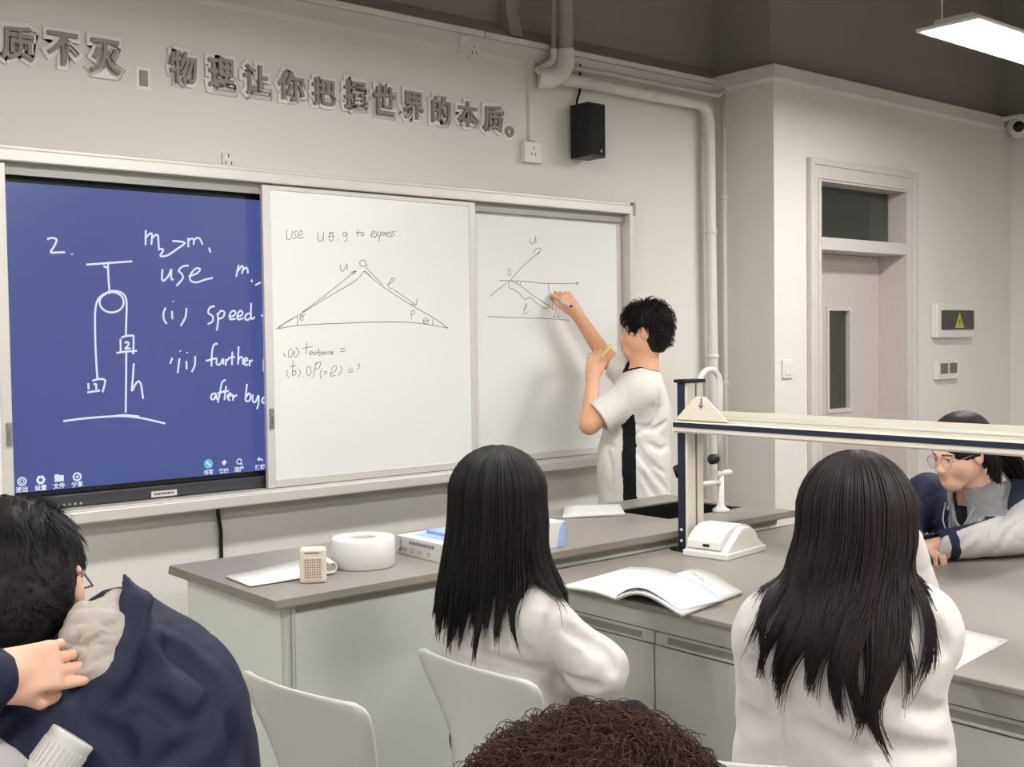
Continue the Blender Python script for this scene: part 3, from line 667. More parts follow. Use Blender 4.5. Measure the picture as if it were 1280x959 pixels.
sa, sb = on_z(371, 727, ZT), on_z(403, 729, ZT)
sp = thing('voice_amplifier', 'small cream portable speaker standing on the desk in front of the paper roll', 'speaker', (1.70, 2.93, ZT))
MA = Matrix.Translation(Vector((1.713, 2.925, ZT))) @ Matrix.Rotation(-.60, 4, 'Z')
def abx(nm, m, f, parent=sp, smooth=False):
    bm = new(); f(bm); bmesh.ops.transform(bm, matrix=MA, verts=bm.verts[:]); return obj(nm, bm, m, parent, smooth)
body = abx('case', M_CREAM, lambda b: box(b, -.038, .038, -.017, .017, 0, .104, bev=.009))
abx('grille', mat('cream_grille', (214, 200, 180), .6, .02), lambda b: box(b, -.028, .028, -.0185, -.016, .012, .076, bev=.001), body)
def holes(b):
    for i in range(7):
        for j in range(8): lathe(b, [(0, 0), (.0022, 0), (.0022, .0008), (0, .0008)], (-.021 + i * .007, -.0186, .019 + j * .0072), 6, UPRIGHT)
ho = abx('grille_holes', mat('hole_brown', (120, 104, 90), .8, 0), holes, body); ho['kind'] = 'stuff'
abx('badge_lettering', M_BLACK, lambda b: [box(b, -.022 + k * .0048, -.0185 + k * .0048, -.0178, -.0165, .087, .0905) for k in range(9)], body)
abx('side_port', M_BLACK, lambda b: (box(b, -.0388, -.037, -.006, .004, .064, .074), box(b, -.0388, -.037, -.004, .003, .044, .05)), body)

def sheet(name, pts_grid, m, parent, th=.0012):
    """a smoothly bent sheet from a grid of 3-D points (rows x columns)"""
    b = bmesh.new(); R = [[b.verts.new(p) for p in row] for row in pts_grid]
    for i in range(len(R) - 1):
        for j in range(len(R[0]) - 1): b.faces.new((R[i][j], R[i + 1][j], R[i + 1][j + 1], R[i][j + 1])).smooth = True
    bmesh.ops.recalc_face_normals(b, faces=b.faces[:])
    bmesh.ops.solidify(b, geom=b.faces[:], thickness=th)
    return obj(name, b, m, parent)
def lerp(a, b, t): return np.array(a) * (1 - t) + np.array(b) * t
# curled exercise paper on the desk
pa, pb, pc, pd = on_z(282, 723, ZT), on_z(313, 735, ZT), on_z(416, 719, ZT), on_z(388, 703, ZT)
ep = thing('exercise_paper', 'white exercise paper lying on the desk corner with its right end rolled over', 'paper', tuple(on_z(340, 722, ZT)))
rows = []
n = 26
for i in range(n + 1):
    t = i / n; row = []
    for k in (0, .5, 1):
        s0, s1 = lerp(pa, pb, k), lerp(pd, pc, k)
        dirx = (s1 - s0) / np.linalg.norm(s1 - s0); base = s0
        Ls = np.linalg.norm(s1 - s0)
        if t < .62:
            x = Ls * t / .62; z = .003 + .020 * max(0, (t - .15)) ** 1.0 * (1 - k * .75)
        else:
            a = (t - .62) / .38 * 3.9; z0 = .003 + .020 * .47 * (1 - k * .75)
            x = Ls + .017 * sin(a); z = z0 + .017 * (1 - cos(a))
        p = base + dirx * x; row.append((p[0], p[1], ZT + z))
    rows.append(row)
sheet('sheet', rows, M_PAPER, ep, .004)

def carton(name, label, x0, x1, y0, y1, h, faces):
    t = thing(name, label, 'box', ((x0 + x1) / 2, (y0 + y1) / 2, ZT))
    bd = one_box('carton', M_PAPER, t, x0, x1, y0, y1, ZT, ZT + h, bev=.003)
    return t, bd
M_BLUE = mat('carton_blue', (150, 176, 220), .45, .05, 30); M_PRINT = mat('print_grey', (128, 130, 136), .6, .0)
t, bd = carton('supply_box', 'white and blue flat supply box on the desk left of the straight-haired girl', 2.150, 2.37, 2.845, 3.135, .062, None)
bm = new()
for k in range(9): box(bm, 2.1485, 2.150, 2.925 + k * .0155, 2.937 + k * .0155, ZT + .040, ZT + .050)
obj('print_line', bm, M_PRINT, bd)
for k, yy in enumerate((3.115, 3.085, 3.045, 3.0, 2.955)):
    bm = new()
    if k == 0:
        box(bm, 2.1488, 2.150, yy - .012, yy + .010, ZT + .034, ZT + .052); box(bm, 2.1488, 2.150, yy - .012, yy + .010, ZT + .012, ZT + .030)
    else:
        box(bm, 2.1488, 2.150, yy - .010, yy + .012, ZT + .022, ZT + .024); box(bm, 2.1488, 2.150, yy - .008, yy + .009, ZT + .015, ZT + .017)
    obj('print_block', bm, M_PRINT, bd)
bm = new(); box(bm, 2.19, 2.36, 2.86, 3.10, ZT + .0615, ZT + .0630); obj('blue_lid_panel', bm, M_BLUE, bd)
bm = new(); box(bm, 2.24, 2.34, 2.95, 3.09, ZT + .063, ZT + .074, bev=.003); obj('blue_flap', bm, M_BLUE, bd)
t = thing('tissue_box', 'white tissue box with light blue end on the desk right of the straight-haired girl', 'box', (2.53, 2.88, ZT))
bx_ = one_box('carton', M_PAPER, t, 2.42, 2.628, 2.835, 2.945, ZT, ZT + .088, bev=.003)
pr = [(2.838 + .104 * (1 - cos(a)) / 2 * 2, ZT + .003 + .083 * sin(a)) for a in np.linspace(0, pi / 2, 10)] + [(2.942, ZT + .003)]
bm = new(); prism(bm, pr, 'x', 2.627, 2.6295); obj('blue_end_panel', bm, M_BLUE, bx_)
bm = new(); prism(bm, [(2.590, ZT + .003), (2.627, ZT + .003), (2.627, ZT + .085), (2.617, ZT + .083), (2.603, ZT + .06)], 'y', 2.8335, 2.8355); obj('blue_side_panel', bm, M_BLUE, bx_)

def stack(name, label, corners, z, th, n=6, lift=0.0, cat='paper', m=None):
    a, b_, c_, d_ = corners
    t = thing(name, label, cat, tuple(np.mean(corners, axis=0)))
    g = []
    for i in range(n + 1):
        row = []
        for j in range(n + 1):
            p = lerp(lerp(a, b_, j / n), lerp(d_, c_, j / n), i / n)
            row.append((p[0], p[1], z + th + lift * (sin(pi * i / n) * .6 + (j / n) ** 2)))
        g.append(row)
    sheet('sheet', g, m or M_PAPER, t, th)
    return t
stack('paper_stack', 'small stack of white papers on the desk in front of the person at the board', [on_z(703, 649, ZT), on_z(706, 637, ZT), on_z(775, 635, ZT), on_z(781, 645, ZT)], ZT, .012, lift=.004)
def print_bar(bm, c0, c1, w, z): 
    d = np.array(c1) - np.array(c0); nrm = np.array([-d[1], d[0], 0]); nrm = nrm / np.linalg.norm(nrm) * w
    b = bmesh.new(); b.faces.new([b.verts.new((p[0], p[1], z)) for p in (c0 - nrm, c1 - nrm, c1 + nrm, c0 + nrm)]); merge(bm, b)

# open workbook on the table
wb = thing('open_workbook', 'thick open workbook with curling white pages lying on the student table edge', 'book', tuple(on_z(815, 742, ZS)))
sp0, sp1 = on_z(777, 757, ZS), on_z(840, 722, ZS)                # the gutter, near end to far end
spn = on_z(770, 752, ZS); spf = on_z(845, 722, ZS)
def page(side, outer_n, outer_f, hump, z0, th, flutter=0.0):
    g = []; n = 16
    for i in range(n + 1):
        t = i / n; row = []
        for k in range(7):
            u = k / 6
            p = lerp(lerp(spn, outer_n, t), lerp(spf, outer_f, t), u)
            z = z0 + hump * (sin(pi * min(1, t * 1.0)) ** 1.0) * (1 - .55 * t) + flutter * (t ** 2) * (.5 + .5 * cos(pi * u))
            row.append((p[0], p[1], ZS + z))
        g.append(row)
    return sheet('page', g, M_PAPER, wb, th)
page(-1, on_z(703, 737, ZS), on_z(787, 713, ZS), .010, .012, .010)
page(1, on_z(853, 773, ZS), on_z(928, 744, ZS), .045, .012, .010)
g = []
for i in range(17):
    t = i / 16; row = []
    for k in range(7):
        u = k / 6; p = lerp(lerp(spn, on_z(850, 771, ZS), t), lerp(lerp(spn, spf, .55), on_z(905, 757, ZS), t), u)
        row.append((p[0], p[1], ZS + .017 + .052 * sin(pi * t) * (1 - .5 * t)))
    g.append(row)
sheet('blue_page', g, mat('pale_blue_page', (208, 215, 230), .7, .03, 40), wb, .002)
bm = new()
for (a, b_) in (((866, 717), (872, 721)), ((874, 722), (880, 727))): print_bar(bm, on_z(*a, ZS + .045), on_z(*b_, ZS + .045), .0016, ZS + .047)
obj('print_line', bm, M_PRINT, wb)
# loose sheets at the right
stack('loose_sheet', 'white printed sheet on the table at the right edge beside the wavy-haired girl', [on_z(1150, 824, ZS), on_z(1135, 772, ZS), on_z(1262, 801, ZS), on_z(1192, 839, ZS)], ZS, .0015)
pp = [o for o in C.objects if o.name.startswith('loose_sheet')][0]
bm = new(); print_bar(bm, on_z(1248, 802, ZS + .002), on_z(1253, 802.5, ZS + .002), .003, ZS + .0022); obj('print_mark', bm, M_PRINT, pp)
bm = new(); print_bar(bm, on_z(1203, 805, ZS + .002), on_z(1211, 807, ZS + .002), .0012, ZS + .0022); obj('print_mark', bm, M_PRINT, pp)

# ------------------------------------------------------------------ wall fittings
def socket(name, label, u0, u1, v0, v1, cat='socket', d=.012, holes=True, y=YW, plate2=False):
    a, b_ = on_y(u0, (v0 + v1) / 2, y - d), on_y(u1, (v0 + v1) / 2, y - d); tz, bz = on_y((u0 + u1) / 2, v0, y - d)[2], on_y((u0 + u1) / 2, v1, y - d)[2]
    t = thing(name, label, cat, ((a[0] + b_[0]) / 2, y, (tz + bz) / 2), 'wall sockets')
    one_box('plate', M_PLASTIC, t, a[0], b_[0], y - d, y, bz, tz, bev=.003)
    xc, zc = (a[0] + b_[0]) / 2, (tz + bz) / 2
    if holes:
        bm = new()
        for dx, dz in ((0, .018), (-.012, -.010), (.012, -.010)): box(bm, xc + dx - .002, xc + dx + .002, y - d - .001, y - d + .002, zc + dz - .007, zc + dz + .007)
        obj('socket_slots', bm, M_BLACK, t)
    return t
socket('wall_socket', 'double power socket on the wall just below the upper ledge', 586, 600, 51, 75, d=.02)
a = on_y(574, 62, YW - .02); b_ = on_y(586, 62, YW - .02)
one_box('side_box', M_PLASTIC, [o for o in C.objects if o.name == 'wall_socket'][0], a[0], b_[0], YW - .03, YW, 2.853, 2.935, bev=.003)
socket('wall_socket', 'power socket at the lower end of the vertical conduit near the black speaker', 656, 678, 177, 203, d=.035)
socket('wall_socket', 'small socket on the wall just above the board frame over the blue screen', 278.5, 293, 192, 209, d=.01)
cd = thing('wall_conduit', 'narrow white conduit running down the wall to a socket', 'conduit', (3.70, YW, 2.5))
xa, xb = on_y(658.5, 120, YW)[0], on_y(667, 120, YW)[0]; zb = on_y(664, 177, YW)[2]
one_box('conduit_body', M_PIPE, cd, xa, xb, YW - .018, YW, zb, 2.90, bev=.003)
sk = thing('wall_speaker', 'black box loudspeaker mounted high on the wall above the right whiteboard', 'loudspeaker', (4.09, YW, 2.5))
zt2, zb2 = on_y(735, 127, 4.05)[2], on_y(735, 195, 4.05)[2]
xs = on_y(735, 160, 4.045)[0]; xs1 = on_y(757, 160, 4.045)[0]; ys1 = on_x(712.5, 160, xs)[1]
bd = one_box('cabinet', M_BLACK, sk, xs, xs1, 4.045, ys1, zb2, zt2, bev=.005)
one_box('grille', mat('black_cloth', (20, 21, 24), .8, .1, 300), bd, xs + .008, xs1 - .008, 4.041, 4.046, zb2 + .01, zt2 - .01, bev=.001)
bm = new(); lathe(bm, [(0, 0), (.008, 0), (.008, .002), (0, .002)], (xs1 - .035, 4.0415, zb2 + .03), 16, UPRIGHT); obj('badge', bm, M_ALU_GREY, bd)
one_box('wall_bracket', M_BLACK, sk, (xs + xs1) / 2 - .03, (xs + xs1) / 2 + .03, ys1 - .002, YW, (zb2 + zt2) / 2 - .04, (zb2 + zt2) / 2 + .04)
q0 = on_y(725, 80, YW - .01); q1 = on_y(725, 112, YW - .01); q2 = on_y(721, 128, YW - .03)
bm = new(); tube(bm, smooth_path([q0, q1, q2, (q2[0] + .02, ys1 - .01, zt2 - .03)]), .006, 8); obj('cable', bm, M_BLACK, sk)
# pipes
pv = thing('drain_pipe', 'thick painted pipe with elbows running along the upper wall and down the corner', 'pipe', (5.02, 4.14, 0))
yp = 4.125
h0, h1 = on_y(700, 98, yp), on_y(880, 131, yp); v1 = on_y(893, 480, yp); xv = on_y(887.5, 250, yp)[0]; xvb = v1[0]
zP = h0[2] * .4 + h1[2] * .6
bm = new(); tube(bm, [(h0[0], yp, zP), (xv - .09, yp, zP)] + [(xv - .09 + .09 * sin(a), yp, zP - .09 + .09 * cos(a)) for a in np.linspace(.2, pi / 2, 8)] + [(xv + .004, yp, 2.2), (xv + .02, yp, 1.0), (xv + .02, yp, 0.0)], .030, 16); obj('main_pipe', bm, M_PIPE, pv)
for zc in (2.13, 1.45): bm = new(); lathe(bm, [(.030, -.012), (.034, -.010), (.034, .010), (.030, .012)], (xv + .006 + (2.13 - zc) * .012, yp, zc), 18); obj('pipe_clamp', bm, M_PIPE, pv)
bm = new(); lathe(bm, [(.030, -.02), (.035, -.018), (.035, .018), (.030, .02)], (4.47, yp, zP), 18, Matrix.Rotation(pi / 2, 4, 'Y')); obj('pipe_clamp', bm, M_PIPE, pv)
xu = on_y(707, 60, yp - .02)[0]
bm = new(); tube(bm, [(xu, yp - .02, ZC), (xu, yp - .02, 2.93)], .036, 16); obj('ceiling_pipe', bm, M_PIPEGREY, pv)
bm = new(); tube(bm, smooth_path([(xu, yp - .02, 2.95), (xu, yp - .02, 2.90), (xu - .03, yp - .012, zP + .02), (xu - .10, yp, zP - .01), (xu - .14, yp + .02, zP - .01)], 5), [.042] * 5 + [.046] * 8 + [.05] * 8, 14); obj('elbow', bm, M_PIPE, pv)
bm = new(); tube(bm, [(xu - .05, yp + .01, ZC), (xu - .05, yp + .01, 2.92)], .013, 10); obj('side_pipe', bm, M_PIPEGREY, pv)
bm = new(); tube(bm, smooth_path([(xu - .05, yp + .01, 2.95), (xu - .052, yp + .01, 2.9), (xu - .10, yp + .01, zP + .05), (xu - .15, yp + .02, zP + .02)], 4), .018, 10); obj('insulation_wrap', bm, M_PIPE, pv)
sp2 = thing('water_pipe', 'thin white pipe beside the thick drain pipe in the corner', 'pipe', (5.04, 4.17, 0))
zQ = zP + .075; xq = on_y(902, 260, 4.15)[0]
bm = new(); tube(bm, [(xu + .02, 4.165, zQ), (xq - .10, 4.165, zQ), (xq - .03, 4.15, zQ - .005), (xq, 4.13, zQ + .02)], .013, 10); obj('upper_run', bm, M_PIPE, sp2)
bm = new(); tube(bm, [(xq, 4.13, zQ + .035), (xq, 4.13, 0)], .0135, 10); obj('riser', bm, M_PIPE, sp2)
for zc in (2.33, 1.3): bm = new(); lathe(bm, [(.0135, -.012), (.019, -.010), (.019, .010), (.0135, .012)], (xq, 4.13, zc), 14); obj('clip', bm, M_PIPE, sp2)
# screen cable
cb = tag(obj('power_cable', (lambda b: (tube(b, smooth_path([on_y(272, 630, 4.17), on_y(273, 645, 4.18), on_y(276, 665, 4.185), on_y(276.5, 690, 4.188), (on_y(276.5, 690, 4.188)[0] + .01, 4.188, .4), (on_y(276.5, 690, 4.188)[0], 4.188, .0)], 5), .008, 8), b)[1])(new()), M_BLACK), 'thin black cable hanging from under the board down the wall', 'cable')
# things on the door wall
def wallbox(u0, u1, v0, v1, d):
    a, b_ = on_y(u0, (v0 + v1) / 2, YD - d), on_y(u1, (v0 + v1) / 2, YD - d); return a[0], b_[0], on_y((u0 + u1) / 2, v1, YD - d)[2], on_y((u0 + u1) / 2, v0, YD - d)[2]
x0, x1, z0, z1 = wallbox(1172, 1217, 379, 422, .05)
br = thing('breaker_box', 'white breaker box with dark window and yellow warning triangle right of the door', 'breaker box', ((x0 + x1) / 2, YD, (z0 + z1) / 2))
bk = one_box('case', M_PLASTIC, br, x0, x1, YD - .05, YD, z0, z1, bev=.008)
fl = one_box('dark_window', mat('smoked_window', (62, 60, 56), .2, .02), bk, x0 + .045, x1 - .006, YD - .058, YD - .048, z0 + .05, z1 - .045, bev=.003)
bm = new(); xm, zm = (x0 + x1) / 2 + .03, (z0 + z1) / 2
prism(bm, [(xm - .055, zm - .048), (xm + .055, zm - .048), (xm, zm + .05)], 'y', YD - .0595, YD - .058); obj('warning_triangle', bm, mat('warning_olive', (176, 172, 78), .6, .03), fl)
bm = new(); prism(bm, [(xm - .006, zm - .035), (xm + .012, zm - .005), (xm + .002, zm - .005), (xm + .01, zm + .025), (xm - .012, zm - .012), (xm - .001, zm - .012)], 'y', YD - .0605, YD - .0594); obj('warning_bolt', bm, M_BLACK, fl)
one_box('label_strip', M_CREAM, bk, xm - .06, xm + .02, YD - .0515, YD - .049, z0 + .022, z0 + .042)
x0, x1, z0, z1 = wallbox(1172, 1198, 450, 474, .03)
th = thing('control_panel', 'white wall control with two grey displays below the breaker box', 'control panel', ((x0 + x1) / 2, YD, (z0 + z1) / 2))
pl = one_box('case', M_PLASTIC, th, x0, x1, YD - .03, YD, z0, z1, bev=.004)
for k in (0, 1): one_box('display', mat('grey_lcd', (104, 104, 98), .3, .02), pl, x0 + .035 + k * .11, x0 + .125 + k * .11, YD - .0315, YD - .029, z1 - .085, z1 - .02)
x0, x1, z0, z1 = wallbox(979, 992, 450, 473, .012)
sw = thing('light_switch', 'white rocker switch on the wall left of the door', 'switch', ((x0 + x1) / 2, YD, (z0 + z1) / 2))
pl = one_box('plate', M_PLASTIC, sw, x0, x1, YD - .012, YD, z0, z1, bev=.003)
one_box('rocker', M_PLASTIC, pl, x0 + .016, x1 - .016, YD - .016, YD - .011, z0 + .018, z1 - .018, bev=.002)
# security camera
q = on_y(1266, 160, 3.5); qx = XE
cm = thing('security_camera', 'white dome security camera high in the right corner', 'camera', (XE, 3.45, 2.9))
yc = 3.52; ctr = np.array([XE - .075, yc, 0]); ctr[2] = on_x(1272, 158, XE - .09)[2]; ctr[1] = on_x(1272, 158, XE - .09)[1]
one_box('wall_bracket', M_PLASTIC, cm, XE - .15, XE, ctr[1] - .06, ctr[1] + .09, ctr[2] + .04, ctr[2] + .07, bev=.01)
bm = new(); lathe(bm, [(0, -.075)] + [(.075 * cos(a), .075 * sin(a)) for a in np.linspace(-pi / 2 + .1, pi / 2 - .3, 14)] + [(0, .072)], tuple(ctr), 28); dm = obj('camera_ball', bm, M_PLASTIC, cm)
dv = Vector(ORG) - Vector(ctr); dv.normalize()
bm = new(); lathe(bm, [(0, .078), (.032, .076), (.036, .066), (.036, .06)], tuple(ctr), 24, dv.to_track_quat('Z', 'Y').to_matrix().to_4x4()); obj('lens', bm, M_BLACK, dm)

# ------------------------------------------------------------------ chairs
def make_chair(x, y, rot, label):
    t = thing('plastic_chair', label, 'chair', (x, y, 0), 'grey plastic chairs')
    Mx = Matrix.Translation((x, y, 0)) @ Matrix.Rotation(rot, 4, 'Z')
    prof = smooth_path([(.185, .425), (.165, .443), (.08, .44), (-.02, .432), (-.12, .437), (-.175, .465), (-.205, .54), (-.235, .64), (-.268, .74), (-.295, .815)], 5)
    n = len(prof); b = bmesh.new(); rows = []
    seg = [np.linalg.norm(prof[i + 1] - prof[i]) for i in range(n - 1)]; tot = sum(seg); acc = 0
    for i, p in enumerate(prof):
        hb = tot - acc; ha = acc
        W = .210
        if p[0] < -.1: W = float(np.interp(p[1], [.43, .50, .58, .66, .74, .82], [.205, .182, .180, .192, .212, .224]))
        for h, r in ((hb, .04), (ha, .06)):
            if h < r: W = W - r + math.sqrt(max(0, r * r - (r - h) ** 2))
        back = max(0, min(1, (p[1] - .46) / .12))
        row = []
        for k in range(13):
            s = -1 + 2 * k / 12
            row.append(b.verts.new((p[0] + back * .030 * s * s, s * max(W, .02), p[1] + (1 - back) * .012 * s * s)))
        rows.append(row)
        if i < n - 1: acc += seg[i]
    for i in range(n - 1):
        for k in range(12): b.faces.new((rows[i][k], rows[i + 1][k], rows[i + 1][k + 1], rows[i][k + 1])).smooth = True
    bmesh.ops.recalc_face_normals(b, faces=b.faces[:])
    bmesh.ops.solidify(b, geom=b.faces[:], thickness=.006)
    bmesh.ops.transform(b, matrix=Mx, verts=b.verts[:])
    obj('seat_shell', b, M_CHAIR, t)
    for sx, sy in ((1, 1), (1, -1), (-1, 1), (-1, -1)):
        b = new(); tube(b, [(sx * .12, sy * .13, .424), (sx * .135, sy * .175, .23), (sx * .155, sy * .205, 0)], .011, 10); bmesh.ops.transform(b, matrix=Mx, verts=b.verts[:]); obj('leg', b, M_STEEL, t)
    b = new(); tube(b, [(.12, .13, .424), (.12, -.13, .424), (-.12, -.13, .424), (-.12, .13, .424), (.12, .13, .424)], .010, 8); bmesh.ops.transform(b, matrix=Mx, verts=b.verts[:]); obj('under_frame', b, M_STEEL, t)
    return t
make_chair(1.505, 2.235, .145, 'empty grey plastic chair in front of the teacher desk, beside the navy jacket')
make_chair(1.895, 2.085, .03, 'grey plastic chair the straight-haired girl sits on')
make_chair(1.876, 1.35, .70, 'grey plastic chair under the wavy-haired girl')
make_chair(4.12, 2.05, pi, 'grey plastic chair under the student with glasses')
make_chair(.56, 1.58, 1.47, 'grey plastic chair under the boy in the navy jacket')
make_chair(.66, .70, .8, 'grey plastic chair under the curly-haired student')
# ------------------------------------------------------------------ smooth solid modelling for bodies and clothes
def U(v): v = np.array(v, float); return v / np.linalg.norm(v)
class Cap:
    def __init__(s, a, b, ra, rb=None, k=.03, op='u'):
        s.a, s.b = np.array(a, float), np.array(b, float); s.ra, s.rb = ra, ra if rb is None else rb; s.k, s.op = k, op
    def d(s, P):
        ab = s.b - s.a; L = max(ab @ ab, 1e-12); t = np.clip((P - s.a) @ ab / L, 0, 1)
        return np.linalg.norm(P - s.a - t[:, None] * ab, axis=1) - (s.ra + (s.rb - s.ra) * t)
    def box(s): r = max(s.ra, s.rb); return np.minimum(s.a, s.b) - r, np.maximum(s.a, s.b) + r
class Ell:
    def __init__(s, c, R, r, k=.03, op='u'):
        s.c, s.R, s.r, s.k, s.op = np.array(c, float), np.array(R, float), np.array(r, float), k, op
    def d(s, P):
        q = (P - s.c) @ s.R.T; k0 = np.linalg.norm(q / s.r, axis=1); k1 = np.linalg.norm(q / s.r ** 2, axis=1)
        return np.where(k1 > 1e-9, k0 * (k0 - 1) / np.maximum(k1, 1e-9), -min(s.r))
    def box(s): m = np.full(3, max(s.r)); return s.c - m, s.c + m
class Box:
    def __init__(s, c, R, h, rad=.01, k=.02, op='u'):
        s.c, s.R, s.h, s.rad, s.k, s.op = np.array(c, float), np.array(R, float), np.array(h, float), rad, k, op
    def d(s, P):
        q = np.abs((P - s.c) @ s.R.T) - (s.h - s.rad)
        return np.linalg.norm(np.maximum(q, 0), axis=1) + np.minimum(q.max(1), 0) - s.rad
    def box(s): m = np.full(3, np.linalg.norm(s.h)); return s.c - m, s.c + m
class Plane:                                   # removes the side n points to
    def __init__(s, p, n, k=.004, lim=None): s.p, s.n, s.k, s.op, s.lim = np.array(p, float), U(n), k, 's', lim
    def d(s, P):
        v = -(P - s.p) @ s.n
        if s.lim is not None: v = np.maximum(v, np.linalg.norm(P - s.p, axis=1) - s.lim)
        return v
def smin(a, b, k):
    if k <= 0: return np.minimum(a, b)
    h = np.maximum(k - np.abs(a - b), 0) / k
    return np.minimum(a, b) - h * h * k * .25
def sdf(prims, P, disp=None):
    D = None
    for p in prims:
        if p.op == 'u':
            v = p.d(P); D = v if D is None else smin(D, v, p.k)
    if D is None: D = np.full(len(P), 1e3)
    if disp is not None: D = D + disp(P)
    for p in prims:
        if p.op == 's': D = -smin(-D, p.d(P), p.k)
    return D
CORN = np.array([(i, j, k) for i in (0, 1) for j in (0, 1) for k in (0, 1)])
EDG = [(a, b) for a in range(8) for b in range(a + 1, 8) if np.abs(CORN[a] - CORN[b]).sum() == 1]
def solid(prims, h, disp=None, amp=0.0, relax=1):
    lo = np.min([p.box()[0] for p in prims if p.op == 'u'], axis=0) - 3 * h - amp - .01
    hi = np.max([p.box()[1] for p in prims if p.op == 'u'], axis=0) + 3 * h + amp + .01
    B = 12
    nb = np.ceil((hi - lo) / h / B).astype(int); N = nb * B + 1
    D = np.ones(N, np.float32)
    idx = np.array(np.meshgrid(*[np.arange(n) for n in nb], indexing='ij')).reshape(3, -1).T
    cen = lo + (idx + .5) * B * h
    hd = B * h * .5 * math.sqrt(3) + h
    dc = sdf(prims, cen); kmax = max([p.k for p in prims])
    pc = [p.d(cen) for p in prims]
    near = np.abs(dc) < hd * 1.25 + kmax * .5 + amp
    loc = np.array(np.meshgrid(*[np.arange(B + 1)] * 3, indexing='ij')).reshape(3, -1).T
    for n in range(len(idx)):
        i, j, k = idx[n] * B
        if not near[n]:
            if dc[n] < 0: D[i:i + B + 1, j:j + B + 1, k:k + B + 1] = -1
    umin = np.min([v for v, p in zip(pc, prims) if p.op == 'u'], axis=0)
    for n in np.nonzero(near)[0]:
        i, j, k = idx[n] * B
        P = lo + (loc + idx[n] * B) * h
        sel = [p for p, v in zip(prims, pc) if (p.op == 'u' and v[n] < umin[n] + 2.2 * hd + p.k + kmax) or (p.op == 's' and v[n] < 1.3 * hd + p.k + amp + kmax)]
        D[i:i + B + 1, j:j + B + 1, k:k + B + 1] = sdf(sel, P, disp).reshape(B + 1, B + 1, B + 1)
    neg = D < 0
    n0 = tuple(x - 1 for x in D.shape)
    sl = [tuple(slice(c[a], c[a] + n0[a]) for a in range(3)) for c in CORN]
    anyn = np.zeros(n0, bool); alln = np.ones(n0, bool)
    for q in sl: anyn |= neg[q]; alln &= neg[q]
    act = np.argwhere(anyn & ~alln)
    vid = np.full(n0, -1, np.int64); vid[act[:, 0], act[:, 1], act[:, 2]] = np.arange(len(act))
    vals = np.stack([D[act[:, 0] + c[0], act[:, 1] + c[1], act[:, 2] + c[2]] for c in CORN], 1)
    acc = np.zeros((len(act), 3)); cnt = np.zeros(len(act))
    for a, b in EDG:
        m = (vals[:, a] < 0) != (vals[:, b] < 0)
        t = np.where(m, vals[:, a] / np.where(m, vals[:, a] - vals[:, b], 1), 0)
        acc += m[:, None] * (CORN[a] + t[:, None] * (CORN[b] - CORN[a])); cnt += m
    Vt = lo + (act + acc / cnt[:, None]) * h
    F = []
    for ax in range(3):
        u, w = (ax + 1) % 3, (ax + 2) % 3
        s0 = [slice(0, None)] * 3; s1 = [slice(0, None)] * 3
        s0[ax] = slice(0, -1); s1[ax] = slice(1, None)
        ch = np.argwhere(neg[tuple(s0)] != neg[tuple(s1)])
        ch = ch[(ch[:, u] > 0) & (ch[:, w] > 0) & (ch[:, u] < n0[u]) & (ch[:, w] < n0[w])]
        if not len(ch): continue
        def cell(du, dw):
            q = ch.copy(); q[:, u] -= du; q[:, w] -= dw; return vid[q[:, 0], q[:, 1], q[:, 2]]
        quad = np.stack([cell(1, 1), cell(0, 1), cell(0, 0), cell(1, 0)], 1)
        fl = ~neg[ch[:, 0], ch[:, 1], ch[:, 2]]
        quad[fl] = quad[fl][:, ::-1]
        F.append(quad)
    F = np.concatenate(F); F = F[(F >= 0).all(1)]
    for _ in range(relax):
        S = np.zeros_like(Vt); n = np.zeros(len(Vt))
        for a, b in ((0, 1), (1, 2), (2, 3), (3, 0)):
            np.add.at(S, F[:, a], Vt[F[:, b]]); np.add.at(S, F[:, b], Vt[F[:, a]]); np.add.at(n, F[:, a], 1); np.add.at(n, F[:, b], 1)
        Vt = .5 * Vt + .5 * S / np.maximum(n, 1)[:, None]
    return Vt, F
def np_mesh(name, Vt, F, mats, parent, slots=None, smooth=True):
    me = bpy.data.meshes.new(name)
    k = F.shape[1]
    me.vertices.add(len(Vt)); me.vertices.foreach_set('co', np.asarray(Vt, np.float32).ravel())
    me.loops.add(F.size); me.loops.foreach_set('vertex_index', F.astype(np.int32).ravel())
    me.polygons.add(len(F)); me.polygons.foreach_set('loop_start', np.arange(0, F.size, k, dtype=np.int32))
    me.update(calc_edges=True)
    for m in (mats if isinstance(mats, (list, tuple)) else [mats]): me.materials.append(m)
    if slots is not None: me.polygons.foreach_set('material_index', slots.astype(np.int32))
    if smooth: me.polygons.foreach_set('use_smooth', np.ones(len(F), bool))
    me.validate(); me.update()
    o = bpy.data.objects.new(name, me); C.objects.link(o)
    if parent is not None:
        o.parent = parent
        o.matrix_parent_inverse = Matrix.Translation(-parent.location) if parent.parent is None else Matrix()
    return o
def body(name, prims, h, mats, parent, slot_fn=None, disp=None, amp=0.0, relax=1):
    Vt, F = solid(prims, h, disp, amp, relax)
    sl = slot_fn(Vt[F].mean(1)) if slot_fn else None
    return np_mesh(name, Vt, F, mats, parent, sl)
